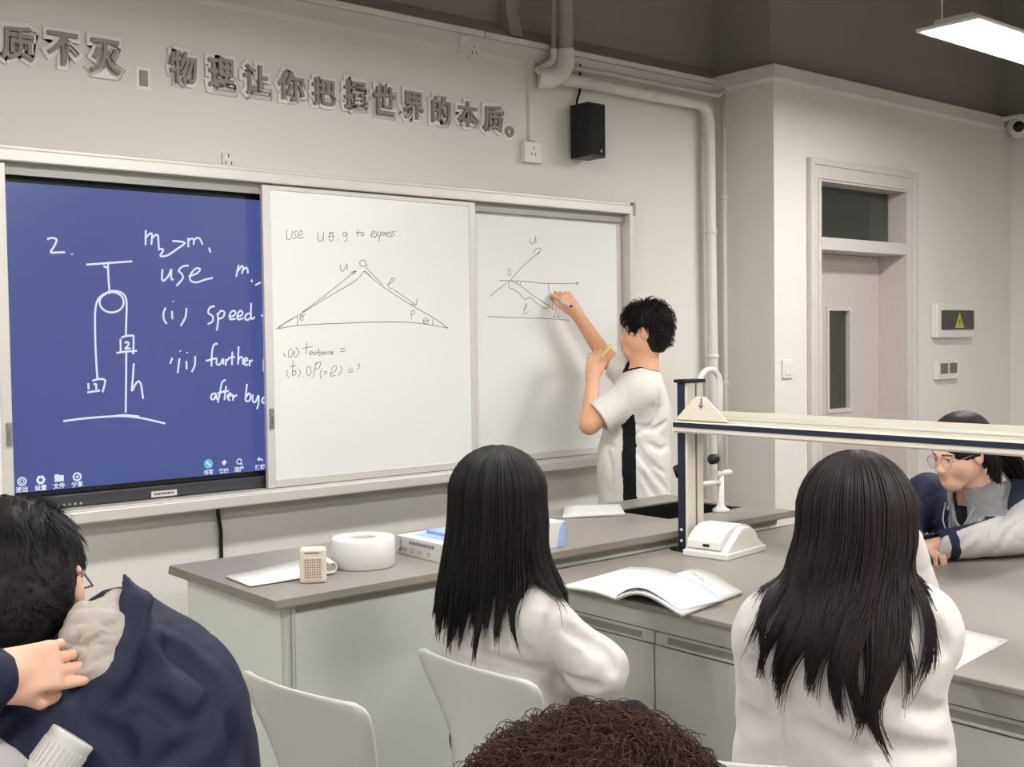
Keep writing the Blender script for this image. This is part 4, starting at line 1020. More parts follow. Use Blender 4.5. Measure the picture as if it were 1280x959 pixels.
def folds(seed, amp, freq, stretch=(1, 1, 1)):
    r = np.random.default_rng(seed); K = r.normal(size=(7, 3)) * freq * np.array(stretch); ph = r.uniform(0, 6.28, 7); W = r.normal(size=(3, 3)) * freq * .35; wp = r.uniform(0, 6.28, 3)
    def f(P):
        Q = P + .035 * np.sin(P @ W.T + wp)
        s = np.sin(Q @ K.T + ph)
        return amp * ((1 - np.abs(s)) ** 3 - .25).sum(1) / 1.8
    return f
def strands(name, P, r, mats, parent, sides=3, slots=None, extra=None):
    """P: (S, N, 3) strand centre lines, r: (S, N) radii -> ONE mesh"""
    S, N, _ = P.shape
    T = np.gradient(P, axis=1); T /= np.maximum(np.linalg.norm(T, axis=2, keepdims=True), 1e-9)
    n1 = np.zeros_like(T); alt = np.where(np.abs(T[:, :1, 2:3]) < .8, np.array([0, 0, 1.0]), np.array([1.0, 0, 0]))
    v = np.cross(T[:, 0], alt[:, 0]); n1[:, 0] = v / np.maximum(np.linalg.norm(v, axis=1, keepdims=True), 1e-6)
    for i in range(1, N):
        v = n1[:, i - 1] - T[:, i] * (n1[:, i - 1] * T[:, i]).sum(1, keepdims=True); n1[:, i] = v / np.maximum(np.linalg.norm(v, axis=1, keepdims=True), 1e-6)
    n2 = np.cross(T, n1)
    ang = np.arange(sides) * 2 * pi / sides
    Vt = P[:, :, None, :] + r[:, :, None, None] * (n1[:, :, None, :] * np.cos(ang)[None, None, :, None] + n2[:, :, None, :] * np.sin(ang)[None, None, :, None])
    id_ = np.arange(S * N * sides).reshape(S, N, sides)
    a, b = id_[:, :-1, :], id_[:, 1:, :]
    F = np.stack([a, np.roll(a, -1, 2), np.roll(b, -1, 2), b], -1).reshape(-1, 4)
    Vt = Vt.reshape(-1, 3)
    sl = None if slots is None else np.repeat(slots, (N - 1) * sides)
    if extra is not None:
        EV, EF = extra; F = np.concatenate([F, EF + len(Vt)]); Vt = np.concatenate([Vt, EV])
        if sl is not None: sl = np.concatenate([sl, np.zeros(len(EF), int)])
    return np_mesh(name, Vt, F, mats, parent, sl)
def push_out(P, prims, gap):
    s = P.shape; Q = P.reshape(-1, 3).copy()
    for _ in range(3):
        d = sdf(prims, Q); m = d < gap
        if not m.any(): break
        q = Q[m]; e = .004; g = np.stack([sdf(prims, q + np.eye(3)[i] * e) - sdf(prims, q - np.eye(3)[i] * e) for i in range(3)], 1)
        g /= np.maximum(np.linalg.norm(g, axis=1, keepdims=True), 1e-6); Q[m] = q + g * (gap - d[m])[:, None]
    return Q.reshape(s)

# ------------------------------------------------------------------ people
M_SKIN = mat('skin', (226, 182, 158), 0.5, 0.03, 30, bump=.03, bscale=400, spec=.35)
M_SKINWARM = mat('warm_skin', (222, 172, 138), 0.5, 0.03, 30, bump=.03, bscale=400, spec=.35)
for m_ in (M_SKIN, M_SKINWARM):
    b_ = m_.node_tree.nodes['Principled BSDF']; b_.inputs['Subsurface Weight'].default_value = .12; b_.inputs['Subsurface Radius'].default_value = (.012, .005, .003)
M_LIP = mat('lips', (204, 140, 124), 0.45, 0.03, 40)
M_BROW = mat('eyebrow_hair', (92, 72, 62), 0.8, 0.1, 200)
M_EYEW = mat('eye_white', (226, 220, 214), 0.25, 0.0)
M_IRIS = mat('dark_iris', (36, 26, 22), 0.15, 0.0)
M_HAIRBLACK = hair_mat('black_hair', (22, 19, 19), .55, .25)
M_HAIRBLACK2 = hair_mat('soft_black_hair', (32, 27, 26), .55, .25)
M_HAIRBROWN = hair_mat('dark_brown_hair', (34, 26, 26), .52, .25)
M_CURLBROWN = hair_mat('curly_brown_hair', (66, 46, 43), .75, .15)
M_WHITECLOTH = mat('white_sweatshirt', (205, 200, 197), 0.9, 0.02, 20, bump=.25, bscale=24, spec=.15, sheen=.1)
M_JERSEY = mat('white_jersey', (222, 219, 213), 0.75, 0.015, 20, bump=.25, bscale=22, spec=.25)
M_BLACKCLOTH = mat('black_cloth_trim', (24, 24, 26), 0.85, 0.05, 40, spec=.2)
M_NAVYCLOTH = mat('navy_jacket', (29, 33, 56), 0.7, 0.06, 14, bump=.18, bscale=24, spec=.3)
M_GREYCLOTH = mat('grey_sleeve_cloth', (186, 182, 182), 0.75, 0.03, 14, bump=.18, bscale=26, spec=.2)
M_FLEECE = mat('grey_fleece', (140, 140, 142), 0.95, 0.05, 40, bump=.2, bscale=120, spec=.1)
M_LINING = mat('grey_hood_lining', (172, 164, 156), 0.6, 0.06, 18, bump=.25, bscale=30, spec=.35)
M_TROUSER = mat('dark_trousers', (36, 36, 44), 0.85, 0.05, 20, bump=.1, bscale=30, spec=.2)
M_SHOE = mat('white_trainers', (214, 212, 208), 0.6, 0.02, 20)

def frame(F, up=(0, 0, 1)):
    F = U(F); r = U(np.cross(F, np.array(up, float))); u = np.cross(r, F)
    return np.array([r, F, u])                         # rows: right, forward, up
def L2W(c, R, s=1.0): return lambda x, y, z: np.array(c) + s * (x * R[0] + y * R[1] + z * R[2])
def head_prims(c, R, s=1.0, female=False, neck=None):
    w = L2W(c, R, s); k = lambda v: v * s; jw = .9 if female else 1.0; fe = 1.0 if female else 0.0
    E = lambda p, r, kk=.02, op='u': Ell(w(*p), R, np.array(r) * s, k(kk), op)
    Cc_ = lambda a, b, ra, rb=None, kk=.02, op='u': Cap(w(*a), w(*b), k(ra), k(ra if rb is None else rb), k(kk), op)
    P = [E((0, -.014, .03), (.076, .096, .086)), E((0, .030, -.03), (.060, .062, .084), .03), E((0, .062, -.102), (.022, .022, .018), .03)]
    for sx in (-1, 1):
        P += [Cc_((sx * .050 * jw, -.004, -.058), (sx * .014, .060, -.102), .017, .016, .03), E((sx * .036, .058, -.034), (.024, .024, .022), .03), E((sx * .044, .030, -.048), (.020, .030, .030), .03),
              E((sx * .077, -.010, -.012), (.010, .021, .032), .008), Cc_((sx * .079, -.020, .010), (sx * .086, -.030, .004), .006, .005, .006),
              E((sx * .012, .098, -.041), (.009, .010, .008), .008), E((sx * .0315, .0795, -.002), (.0155, .0125, .0115), .004), Cc_((sx * .014, .087, .018), (sx * .046, .076, .017), .008, .007, .016)]
    P += [Cc_((0, .088, .004), (0, .105 - fe * .004, -.036 + fe * .002), .0075 - fe * .001, .0105 - fe * .002, .014), E((0, .105 - fe * .004, -.037 + fe * .002), (.010 - fe * .0015, .009 - fe * .001, .009 - fe * .001), .008),
          Cc_((-.016, .084, -.064), (.016, .084, -.064), .0065, .0065, .008), Cc_((-.013, .083, -.0735), (.013, .083, -.0735), .0075, .0075, .008),
          Cc_((0, .072, -.05), (0, .078, -.085), .025, .02, .03)]
    if neck is not None: P += [Cap(w(0, -.022, -.045), neck, k(.053), k(.056), k(.03))]
    for sx in (-1, 1):
        P += [E((sx * .032, .102, -.004), (.019, .014, .013), .012, 's'), E((sx * .087, -.004, -.010), (.006, .011, .016), .006, 's')]
        P += [Ell(w(sx * .0315, .0805, -.004), R, np.array((.0118, .0118, .0098)) * s, k(.003), 'u')]
    P += [Cc_((-.021, .0945, -.0688), (.021, .0945, -.0688), .0016, .0016, .003, 's')]
    return P
def head_slots(c, R, s=1.0, base=0):
    """slots: 0 skin, 1 lips, 2 brow, 3 eye white, 4 iris"""
    def f(P):
        q = (P - c) @ R.T / s; x, y, z = np.abs(q[:, 0]), q[:, 1], q[:, 2]
        o = np.full(len(P), base)
        o[(x < .020) & (y > .074) & (y < .12) & (z < -.0600 + .002 * np.cos(x * 300) - .16 * x) & (z > -.0790 + 18 * x * x)] = 1
        bz = .019 - .10 * np.maximum(x - .03, 0) + .05 * np.minimum(x - .03, 0)
        o[(x > .014) & (x < .052) & (np.abs(z - bz) < .0030 - .04 * np.maximum(x - .036, 0)) & (y > .05) & (y < .12)] = 2
        ex = x - .0318; e = (np.abs(ex) < .0135) & (np.abs(z + .0035) < .0052 * np.sqrt(np.maximum(0, 1 - (ex / .0138) ** 2))) & (y > .07) & (y < .11)
        o[e] = 3; o[e & (ex ** 2 + (z + .003) ** 2 < .0052 ** 2)] = 4
        lid = (np.abs(ex) < .015) & (z > -.0035 + .0040 * np.sqrt(np.maximum(0, 1 - (ex / .015) ** 2))) & (z < -.0022 + .0058 * np.sqrt(np.maximum(0, 1 - (ex / .0155) ** 2))) & (y > .07) & (y < .11)
        o[lid] = 2
        return o
    return f
HEADMATS = lambda skin: [skin, M_LIP, M_BROW, M_EYEW, M_IRIS]
def hand_prims(wrist, fdir, back, thumb_side, curls=(25, 35, 20), s=1.0, thumb=(35, 25), spread=6, kk=.006):
    """a hand: palm, four unequal fingers with three joints each, thumb from the side of the palm.
    fdir finger direction, back = dorsal normal, thumb_side +1/-1 chooses the side (fdir x back)."""
    f = U(fdir); b = U(np.array(back) - f * (np.array(back) @ f)); x = np.cross(f, b) * thumb_side
    wr = np.array(wrist, float); R = np.array([x, f, b]); P = []
    P.append(Box(wr + f * .045 * s, R, np.array((.037, .046, .0135)) * s, .0125 * s, .012 * s))
    P.append(Cap(wr - f * .02 * s, wr + f * .02 * s, .026 * s, .024 * s, .02 * s))
    P.append(Ell(wr + f * .028 * s + x * .024 * s - b * .008 * s, R, np.array((.018, .03, .016)) * s, .012 * s))
    off = (.030, .011, -.009, -.028); ln = ((.043, .026, .021), (.048, .030, .023), (.044, .028, .022), (.034, .021, .019)); rad = (.0092, .0094, .0088, .0078)
    cu = curls if hasattr(curls[0], '__len__') else [curls] * 4
    for i in range(4):
        sp = radians(spread) * (1.5 - i) / 1.5; base = wr + f * (.086 - .006 * abs(i - 1)) * s + x * off[i] * s
        d0 = U(f * cos(sp) + x * sin(sp)); p = base; a = 0
        for j in range(3):
            a += radians(cu[i][j]); d = d0 * cos(a) - b * sin(a)
            q = p + d * ln[i][j] * s; r0 = rad[i] * (1 - .08 * j) * s
            P.append(Cap(p, q, r0 * 1.03, r0 * .93, kk * s * (1.2 if j == 0 else .6))); p = q
    t0 = wr + f * .026 * s + x * .030 * s - b * .006 * s
    a0, a1 = radians(thumb[0]), radians(thumb[1])
    d = U(f * cos(a0) + x * sin(a0) - b * .35); t1 = t0 + d * .042 * s; d2 = U(f * cos(a0 - a1) + x * sin(a0 - a1) - b * .5); t2 = t1 + d2 * .030 * s; t3 = t2 + U(d2 - x * .25) * .025 * s
    P += [Cap(t0, t1, .0135 * s, .0112 * s, .012 * s), Cap(t1, t2, .0105 * s, .0098 * s, .005 * s), Cap(t2, t3, .0096 * s, .0078 * s, .004 * s)]
    return P
def legs(person, hips, F, seat=True, spread=.09, foot=.0, knee_len=.40):
    R = frame(F); h = np.array(hips, float); T = []
    for sx in (-1, 1):
        a = h + R[0] * sx * .085
        if seat:
            kn = h + R[0] * sx * spread * 1.15 + R[1] * knee_len; kn[2] = .50; an = kn + R[1] * foot; an[2] = .10
            T += [Cap(a, kn, .082, .060, .04), Cap(kn, an, .056, .044, .03)]
        else:
            kn = a + R[1] * .02; kn[2] = h[2] * .52; an = a + R[0] * sx * .02 - R[1] * .02; an[2] = .10
            T += [Cap(a, kn, .078, .064, .05), Cap(kn, an, .062, .052, .03)]
        sh = [Ell(np.array((an[0], an[1], .045)) + R[1] * .06, R, (.046, .115, .05), .02), Ell(np.array((an[0], an[1], .06)), R, (.042, .05, .06), .02), Plane((an[0], an[1], .004), (0, 0, -1))]
        body('shoe', sh, .008, M_SHOE, person)
    T += [Ell(h, R, (.165, .125, .10) if seat else (.14, .105, .09), .05)]
    body('trousers', T, .010, M_TROUSER, person, disp=folds(3, .004, 30), amp=.006)
    return h
def scalp_shell(c, R, radii, zcut=-1.0, n=28, m=14):
    V_ = []; 
    for j in range(m + 1):
        th = pi * j / m
        for i in range(n):
            ph = 2 * pi * i / n
            V_.append(np.array(c) + radii[0] * sin(th) * cos(ph) * R[0] + radii[1] * sin(th) * sin(ph) * R[1] + max(zcut, radii[2] * cos(th)) * R[2])
    F = [(j * n + i, j * n + (i + 1) % n, (j + 1) * n + (i + 1) % n, (j + 1) * n + i) for j in range(m) for i in range(n)]
    return np.array(V_), np.array(F)
def long_hair(name, person, c, R, m, S, prims, rx=.090, ry=.108, rz=.120, zo=.012, tip=lambda ph: -.36, width=lambda t: 1.0, back=lambda t: 0.0, shift=lambda t: 0.0,
              clumps=46, wave=0.0, wlen=.12, phmax=2.35, seed=1, rad=.0021, N=26, part=0.0, tipjit=.03, clumpw=.75, flare=0.0, core=None, xfn=None):
    g = np.random.default_rng(seed)
    ph = g.uniform(-phmax, phmax, S); lay = g.uniform(0, 1, S) ** .7
    cid = np.floor((ph + phmax) / (2 * phmax) * clumps + g.normal(0, .35, S)).astype(int).clip(0, clumps - 1)
    cph = (np.arange(clumps) + .5) / clumps * 2 * phmax - phmax + g.normal(0, .05, clumps); ctip = g.normal(0, tipjit, clumps); cwp = g.uniform(0, 6.28, clumps); cwa = g.uniform(.5, 1.3, clumps)
    t = np.linspace(0, 1, N)
    tipz = np.array([tip(p) for p in ph]) + ctip[cid] + g.normal(0, tipjit * .7, S) - .0
    arc = 1.75; z_eq = rz * cos(arc) + zo
    P = np.zeros((S, N, 3)); n1 = int(N * .42)
    th = np.linspace(.10, arc, n1)[None, :] + np.zeros((S, 1))
    k = 1 - .075 * (1 - lay)[:, None]
    x = rx * np.sin(th) * np.sin(ph)[:, None] * k + part * np.cos(th) * 0; y = -ry * np.sin(th) * np.cos(ph)[:, None] * k; z = rz * np.cos(th) * k + zo
    tt = np.linspace(0, 1, N - n1 + 1)[1:][None, :]
    x_e, y_e, z_e = x[:, -1:], y[:, -1:], z[:, -1:]
    dz = (z_e - tipz[:, None])
    z2 = z_e - dz * tt
    cw = clumpw * (np.clip((tt - .15) / .85, 0, 1)) ** 1.5
    phc = ph[:, None] * (1 - cw) + cph[cid][:, None] * cw
    depth = (z_eq - z2)                                         # metres below the ear line
    wf = np.vectorize(width)(depth); bf = np.vectorize(back)(depth); sf = np.vectorize(shift)(depth)
    wv = wave * np.sin(depth / wlen * 2 * pi + cwp[cid][:, None]) * np.clip(depth / .18, 0, 1.3) * cwa[cid][:, None]
    wv2 = wave * np.cos(depth / wlen * 2 * pi + cwp[cid][:, None] * 1.7) * np.clip(depth / .18, 0, 1.2) * .6
    rr = (1 - .075 * (1 - lay))[:, None]
    x2 = rx * sin(arc) * np.sin(phc) * wf * rr + sf + wv + g.normal(0, .003, (S, 1)) * tt + flare * depth * np.sin(phc)
    if xfn is not None: x2 = x2 + xfn(phc, depth)
    y2 = -ry * sin(arc) * np.cos(phc) * rr - bf + wv2 + g.normal(0, .004, (S, 1)) * tt
    X, Y, Z = np.concatenate([x, x2], 1), np.concatenate([y, y2], 1), np.concatenate([z, z2], 1)
    X += g.normal(0, .0012, (S, 1)); Y += g.normal(0, .0012, (S, 1))
    P = np.array(c) + X[..., None] * R[0] + Y[..., None] * R[1] + Z[..., None] * R[2]
    if prims: 
        Q = push_out(P[:, n1:], prims, .006); gap = .006 + .014 * lay[:, None, None]
        P[:, n1:] = Q + (Q - P[:, n1:]) * 0 + np.where(np.abs(Q - P[:, n1:]).sum(2, keepdims=True) > 1e-6, gap * (-R[1]), 0)
    for _ in range(5): P[:, n1 - 2:-1] = .5 * P[:, n1 - 2:-1] + .25 * (P[:, n1 - 3:-2] + P[:, n1 - 1:])
    r = rad * np.ones((S, N)) * (1 - .75 * np.clip((t - .7) / .3, 0, 1))[None, :]
    cp = [Ell(np.array(c) + R[2] * zo, R, (rx * .90, ry * .90, rz * .91), .02), Ell(np.array(c) - R[1] * ry * .42 - R[2] * .075, R, (rx * .80, ry * .50, .12), .05),
          Ell(np.array(c) + R[1] * .115 - R[2] * .06, R, (.085, .09, .125), .01, 's')] + (core or [])
    ex = solid(cp, .006)
    return strands(name, P, r, m, person, 3, None, ex)

def surf(prims, u, v, d0=.4, d1=7.0):
    """the depth at which the sight line through (u, v) first meets a solid"""
    d = d0; r = _ray(u, v); n = np.linalg.norm(r)
    for _ in range(90):
        e = sdf(prims, (ORG + d * r)[None])[0]
        if e < .0015: return d
        d += max(e, .001) / n * .9
        if d > d1: return None
    return d
def creases(prims, lines, r=.007, k=.016, out=.45, op='s'):
    res = []
    for ln in lines:
        P = smooth_path([(u, v, 0) for u, v in ln], 4); Q = []
        for p in P:
            d = surf(prims, p[0], p[1])
            if d is not None:
                w = V(p[0], p[1], d); e = .003; g = np.array([sdf(prims, (w + np.eye(3)[i] * e)[None])[0] - sdf(prims, (w - np.eye(3)[i] * e)[None])[0] for i in range(3)]); g /= max(np.linalg.norm(g), 1e-6)
                Q.append(w + g * r * out * (1 if op == 's' else -1))
        m = len(Q)
        for i in range(m - 1):
            f0, f1 = [.25 + .75 * sin(pi * min(1, max(0, j / max(1, m - 1)))) for j in (i, i + 1)]
            res.append(Cap(Q[i], Q[i + 1], r * f0, r * f1, k, op))
    return res
# ---------------------------------------------------------------- person at the board
def person(label, x, y): return thing('person', label, 'person', (x, y, 0))
Ft = np.array([-.50, .866, 0]); Rt = frame(Ft)
tp = person('person in a white short-sleeved jersey with black side stripe writing on the right whiteboard', 3.95, 3.73)
neck = V(804, 461, 5.42); hc = V(806, 414, 5.41)
Fh = U(Ft * 1.0 + np.array([-.12, -.0, -.02])); Rh = frame(Fh, U((.02, .05, 1)))
ls, rs = V(799, 489, 5.26), V(792, 470, 5.56); le, re = V(737, 530, 5.22), V(759, 449, 5.62)
lw, rw = V(741, 468, 5.32), V(718, 388, 5.52)
chest, belly, hips = V(797, 520, 5.41), V(792, 575, 5.41), np.array(V(793, 610, 5.41)); hips[2] = .93
tipm = on_y(691, 371, 4.119)
mdep = float((tipm - ORG) @ CAM_F)
f_r = U(V(706, 371, 5.51) - rw)
skin = head_prims(hc, Rh, 1.03, neck=neck - Rt[2] * .02)
skin += [Cap(ls, le, .050, .043, .03), Cap(le, lw, .043, .029, .03), Cap(rs, re, .050, .043, .03), Cap(re, rw, .043, .028, .03)]
skin += [Cap(chest, hips, .10, .11, .06), Cap(neck - Rt[2] * .03, chest, .06, .10, .06), Cap(ls, chest, .05, .06, .06), Cap(rs, chest, .05, .06, .06)]
bdir_r = U(-CAM_F + .35 * Rt[2] + .2 * CAM_R)
skin += hand_prims(rw, f_r, bdir_r, -1, [(38, 50, 25), (48, 60, 30), (58, 65, 35), (62, 68, 35)], 1.0, (20, 35), 3)
f_l = U(V(745, 438, 5.34) - lw)
bdir_l = U(-CAM_F - .25 * CAM_R)
skin += hand_prims(lw, f_l, bdir_l, 1, [(35, 70, 40), (40, 75, 40), (42, 75, 40), (45, 75, 40)], 1.02, (20, 40), 3)
body('body', skin, .0034, HEADMATS(M_SKINWARM), tp, head_slots(hc, Rh, 1.03))
# jersey
jer = [Ell(chest, Rt, (.195, .145, .20), .05), Ell(belly, Rt, (.185, .150, .20), .08), Cap(belly, hips - Rt[2] * .16, .150, .170, .08),
       Cap(ls, ls + (le - ls) * .80, .076, .080, .05), Cap(rs, rs + (re - rs) * .72, .072, .070, .05), Cap(chest, ls, .11, .08, .07), Cap(chest, rs, .11, .08, .07), Cap(neck - Rt[2] * .045, chest, .075, .12, .07)]
dl, dr = U(le - ls), U(re - rs)
jer += [Plane(ls + (le - ls) * .82, dl, .003, .16), Plane(rs + (re - rs) * .74, dr, .003, .14), Plane((0, 0, .74), (0, 0, -1)), Cap(neck + Rt[2] * .10 + Rt[1] * .03, neck - Rt[2] * .055 + Rt[1] * .012, .062, .060, .004, 's')]
jer += [Cap(ls + (le - ls) * .7, le, .066, .066, .003, 's'), Cap(rs + (re - rs) * .62, re, .060, .060, .003, 's')]
def jslot(P):
    q = P - (chest + belly) / 2; o = np.zeros(len(P), int)
    f = q @ Rt[1]; r = q @ Rt[0]; z = P[:, 2]
    ax, bx = chest - Rt[2] * .0, hips
    armd = Cap(ls, le, .085).d(P)
    o[(np.abs(f + .015) < .030) & (r < -.05) & (z < chest[2] + .02) & (armd > .0)] = 1
    nd = Cap(neck + Rt[2] * .10 + Rt[1] * .03, neck - Rt[2] * .055 + Rt[1] * .012, .062, .060).d(P)
    sk_ = Cap(L2W(hc, Rh, 1.03)(0, -.022, -.045), neck - Rt[2] * .02, .0546, .0577).d(P)
    o[((nd < .020) | (sk_ < .016)) & (z > neck[2] - .10)] = 1
    return o
ju = [p for p in jer if p.op == 'u']
jer += creases(ju, [[(823, 482), (823, 505), (818, 528), (796, 543)], [(787, 543), (808, 574), (832, 592)], [(793, 561), (817, 592), (835, 613)], [(796, 531), (817, 537), (834, 527)], [(800, 590), (815, 612), (826, 628)], [(758, 560), (764, 590), (762, 620)], [(812, 555), (826, 562), (835, 558)]], .008, .020)
body('jersey', jer, .006, [M_JERSEY, M_BLACKCLOTH], tp, jslot, disp=folds(11, .003, 20, (1, 1, .8)), amp=.006)
legs(tp, hips, Ft, seat=False)
# short tousled hair
def short_hair(name, person, c, R, s, m, S, rx, ry, rz, L, zo=.03, yo=-.012, lift=.012, seed=2, front=.75, sideburn=-.02, nape=-.085, rad=.0022, curl=.0, fcut=(.125, -.075), zmin=-.2):
    g = np.random.default_rng(seed); A_, r_ = [], []
    N = 9; t = np.linspace(0, 1, N)
    sh = solid([Ell(np.array(c) + s * (yo * R[1] + zo * R[2]), R, np.array((rx, ry, rz)) * s), Ell(np.array(c) + s * ((yo - .03) * R[1] + (zo - .07) * R[2]), R, np.array((rx * .80, ry * .62, rz * .78)) * s, .04 * s),
                Ell(np.array(c) + s * (fcut[0] * R[1] + fcut[1] * R[2]), R, np.array((.12, .085, .125)) * s, .01 * s, 's'),
                Ell(np.array(c) + s * (.085 * R[0] + .006 * R[1] - .022 * R[2]), R, np.array((.03, .030, .036)) * s, .008 * s, 's'), Ell(np.array(c) + s * (-.085 * R[0] + .006 * R[1] - .022 * R[2]), R, np.array((.03, .030, .036)) * s, .008 * s, 's'),
                Ell(np.array(c) + s * (.02 * R[1] - .10 * R[2]), R, np.array((.12, .05, .105)) * s, .01 * s, 's'), Plane(np.array(c) + s * nape * R[2], -R[2], .006)], .0045,
               folds(seed, .0025 * s, 80), .006)
    n = 0
    SV = sh[0]
    SQ = (SV - c) @ R.T / s; ok = np.nonzero((SQ[:, 2] > -.02) | ((SQ[:, 1] < -.05) & (SQ[:, 2] > nape + .03)))[0]
    pick = ok[g.integers(0, len(ok), S)]
    base = SV[pick]; q = (base - c) @ R.T / s
    nrm = U1(q - np.array((0, yo, zo)))
    down = np.stack([q[:, 0] * 1.5, q[:, 1] * .8 + .03 * np.sign(q[:, 1]), -np.full(S, .10)], 1) + g.normal(0, .022, (S, 3))
    down = down - nrm * (down * nrm).sum(1, keepdims=True); down = U1(down)
    ln = (L * g.uniform(.6, 1.15, S) * np.clip(.55 + q[:, 2] * 6, .45, 1))[:, None, None]
    P = q[:, None, :] + down[:, None, :] * ln * t[None, :, None] + nrm[:, None, :] * (lift * np.sin(t * pi * .8)[None, :, None] * g.uniform(.4, 1.6, (S, 1, 1)) - .004 * 1) + curl * np.sin(t * 5)[None, :, None] * g.normal(0, 1, (S, 1, 3))
    P = np.array(c) + s * (P @ R)
    r = rad * (1 - .8 * t)[None, :] * np.ones((S, 1))
    return strands(name, P, r, m, person, 3, None, sh)
def U1(a): return a / np.maximum(np.linalg.norm(a, axis=-1, keepdims=True), 1e-9)
short_hair('hair', tp, hc, Rh, 1.03, M_HAIRBLACK, 1700, .090, .110, .102, .045, zo=.038, yo=-.014, seed=5, nape=-.100, lift=.016, rad=.0018, fcut=(.128, -.050))
# marker in the writing hand and the small brush in the other
mk = thing('marker_pen', 'white marker pen held against the right whiteboard', 'marker', tuple(tipm))
pe = V(714, 383, 5.43); dirm = U(pe - tipm); Lm = np.linalg.norm(pe - tipm)
bm = new(); tube(bm, [tipm, tipm + dirm * .012], [.002, .004], 8); obj('nib', bm, M_BLACK, mk)
bm = new(); tube(bm, [tipm + dirm * .012, tipm + dirm * .02, tipm + dirm * (Lm - .008), tipm + dirm * (Lm - .004)], [.006, .0085, .0085, .0078], 12); obj('barrel', bm, M_PLASTIC, mk)
bm = new(); tube(bm, [tipm + dirm * (Lm - .004), tipm + dirm * Lm], [.0062, .0062], 12); obj('end_plug', bm, M_BLACK, mk)
ca, cb_ = V(753, 445, 5.285), V(765, 431, 5.27)
mc = thing('yellow_brush', 'small yellow brush held in the raised fist of the person at the board', 'brush', tuple(ca))
bm = new(); tube(bm, [ca - (cb_ - ca) * .25, ca, lerp(ca, cb_, .6), cb_], [.006, .0065, .0085, .0095], 10); obj('handle', bm, mat('pale_yellow', (232, 206, 130), .5, .03), mc)

# ---------------------------------------------------------------- girl with straight hair
D1_ = 2.87
g1 = person('girl with long straight black hair in a white sweatshirt seated with her back to us', 1.82, 2.16)
F1 = U((.97, .22, 0)); R1 = frame(F1)
hc1 = V(622, 625, D1_); Fh1 = U((.72, .69, -.04)); Rh1 = frame(Fh1)
nb = V(622, 718, D1_ + .0); sl, sr = V(582, 780, 2.97), V(674, 776, 2.78); ch1, wa1 = V(626, 800, D1_ + .01), V(634, 885, D1_ + .02)
hp1 = wa1.copy(); hp1[2] = .55; hp1 = hp1 + np.array((.02, 0, 0))
el1, wr1 = V(748, 836, 2.76), V(704, 846, 2.96); el0, wr0 = V(592, 850, 3.04), V(640, 860, 3.18)
skin = head_prims(hc1, Rh1, .97, True, neck=nb) + [Cap(nb, ch1, .06, .09, .05), Cap(ch1, hp1, .10, .11, .06), Cap(ch1, sr, .07, .05, .05), Cap(ch1, sl, .07, .05, .05), Cap(sr, el1, .045, .04, .03), Cap(el1, wr1, .038, .026, .03), Cap(sl, el0, .045, .04, .03), Cap(el0, wr0, .038, .026, .03)]
skin += hand_prims(wr1, U(np.array((.5, .6, -.25))), (0, 0, 1), -1, (25, 35, 20), .92) + hand_prims(wr0, U(np.array((.8, -.4, -.25))), (0, 0, 1), 1, (25, 35, 20), .92)
body('body', skin, .004, HEADMATS(M_SKIN), g1, head_slots(hc1, Rh1, .97))
sw1 = [Ell(ch1, R1, (.155, .115, .17), .05), Cap(ch1, wa1, .125, .132, .07), Cap(wa1, hp1 + np.array((0, 0, .02)), .135, .150, .05), Cap(nb - np.array((0, 0, .035)), ch1, .078, .11, .06), Cap(ch1, sr, .10, .066, .06), Cap(ch1, sl, .10, .066, .06),
       Cap(sr, el1, .068, .064, .03), Cap(el1, wr1, .066, .050, .03), Cap(sl, el0, .074, .066, .03), Cap(el0, wr0, .062, .048, .03)]
sw1c = [Cap(nb + np.array((0, 0, .1)), nb - np.array((0, 0, .03)), .066, .066, .006, 's'), Cap(wr1, wr1 + U(wr1 - el1) * .05, .034, .034, .004, 's')]
cr1 = creases(sw1, [[(692, 752), (686, 790), (688, 825), (700, 850)], [(548, 800), (600, 818), (650, 835), (688, 838)], [(565, 822), (620, 840), (672, 852)], [(708, 785), (732, 800), (748, 818)], [(700, 842), (722, 856), (748, 858)], [(560, 785), (590, 800), (610, 802)], [(742, 800), (762, 822), (768, 842)]], .008, .022)
body('sweatshirt', sw1 + sw1c + cr1, .006, M_WHITECLOTH, g1, disp=folds(21, .0028, 20, (1, 1, 1.3)), amp=.006)
legs(g1, hp1, F1)
long_hair('hair', g1, hc1, Rh1, M_HAIRBLACK, 4200, sw1, rx=.122, ry=.122, rz=.124, zo=.012,
          tip=lambda p: -.255 - .03 * cos(p * 1.5 + .5) + .045 * (p > .60), width=lambda d: 1.0 + .16 * min(1, max(0, d) / .30), shift=lambda d: -.030 * max(0, d - .05) / .3,
          back=lambda d: .006 * min(1, max(0, d) / .2), xfn=lambda p, d: .055 * np.clip((p - .45) / .5, 0, 1) * np.clip((d - .10) / .12, 0, 1) ** 1.5, seed=4, clumps=30, tipjit=.030, clumpw=.78, rad=.0019)

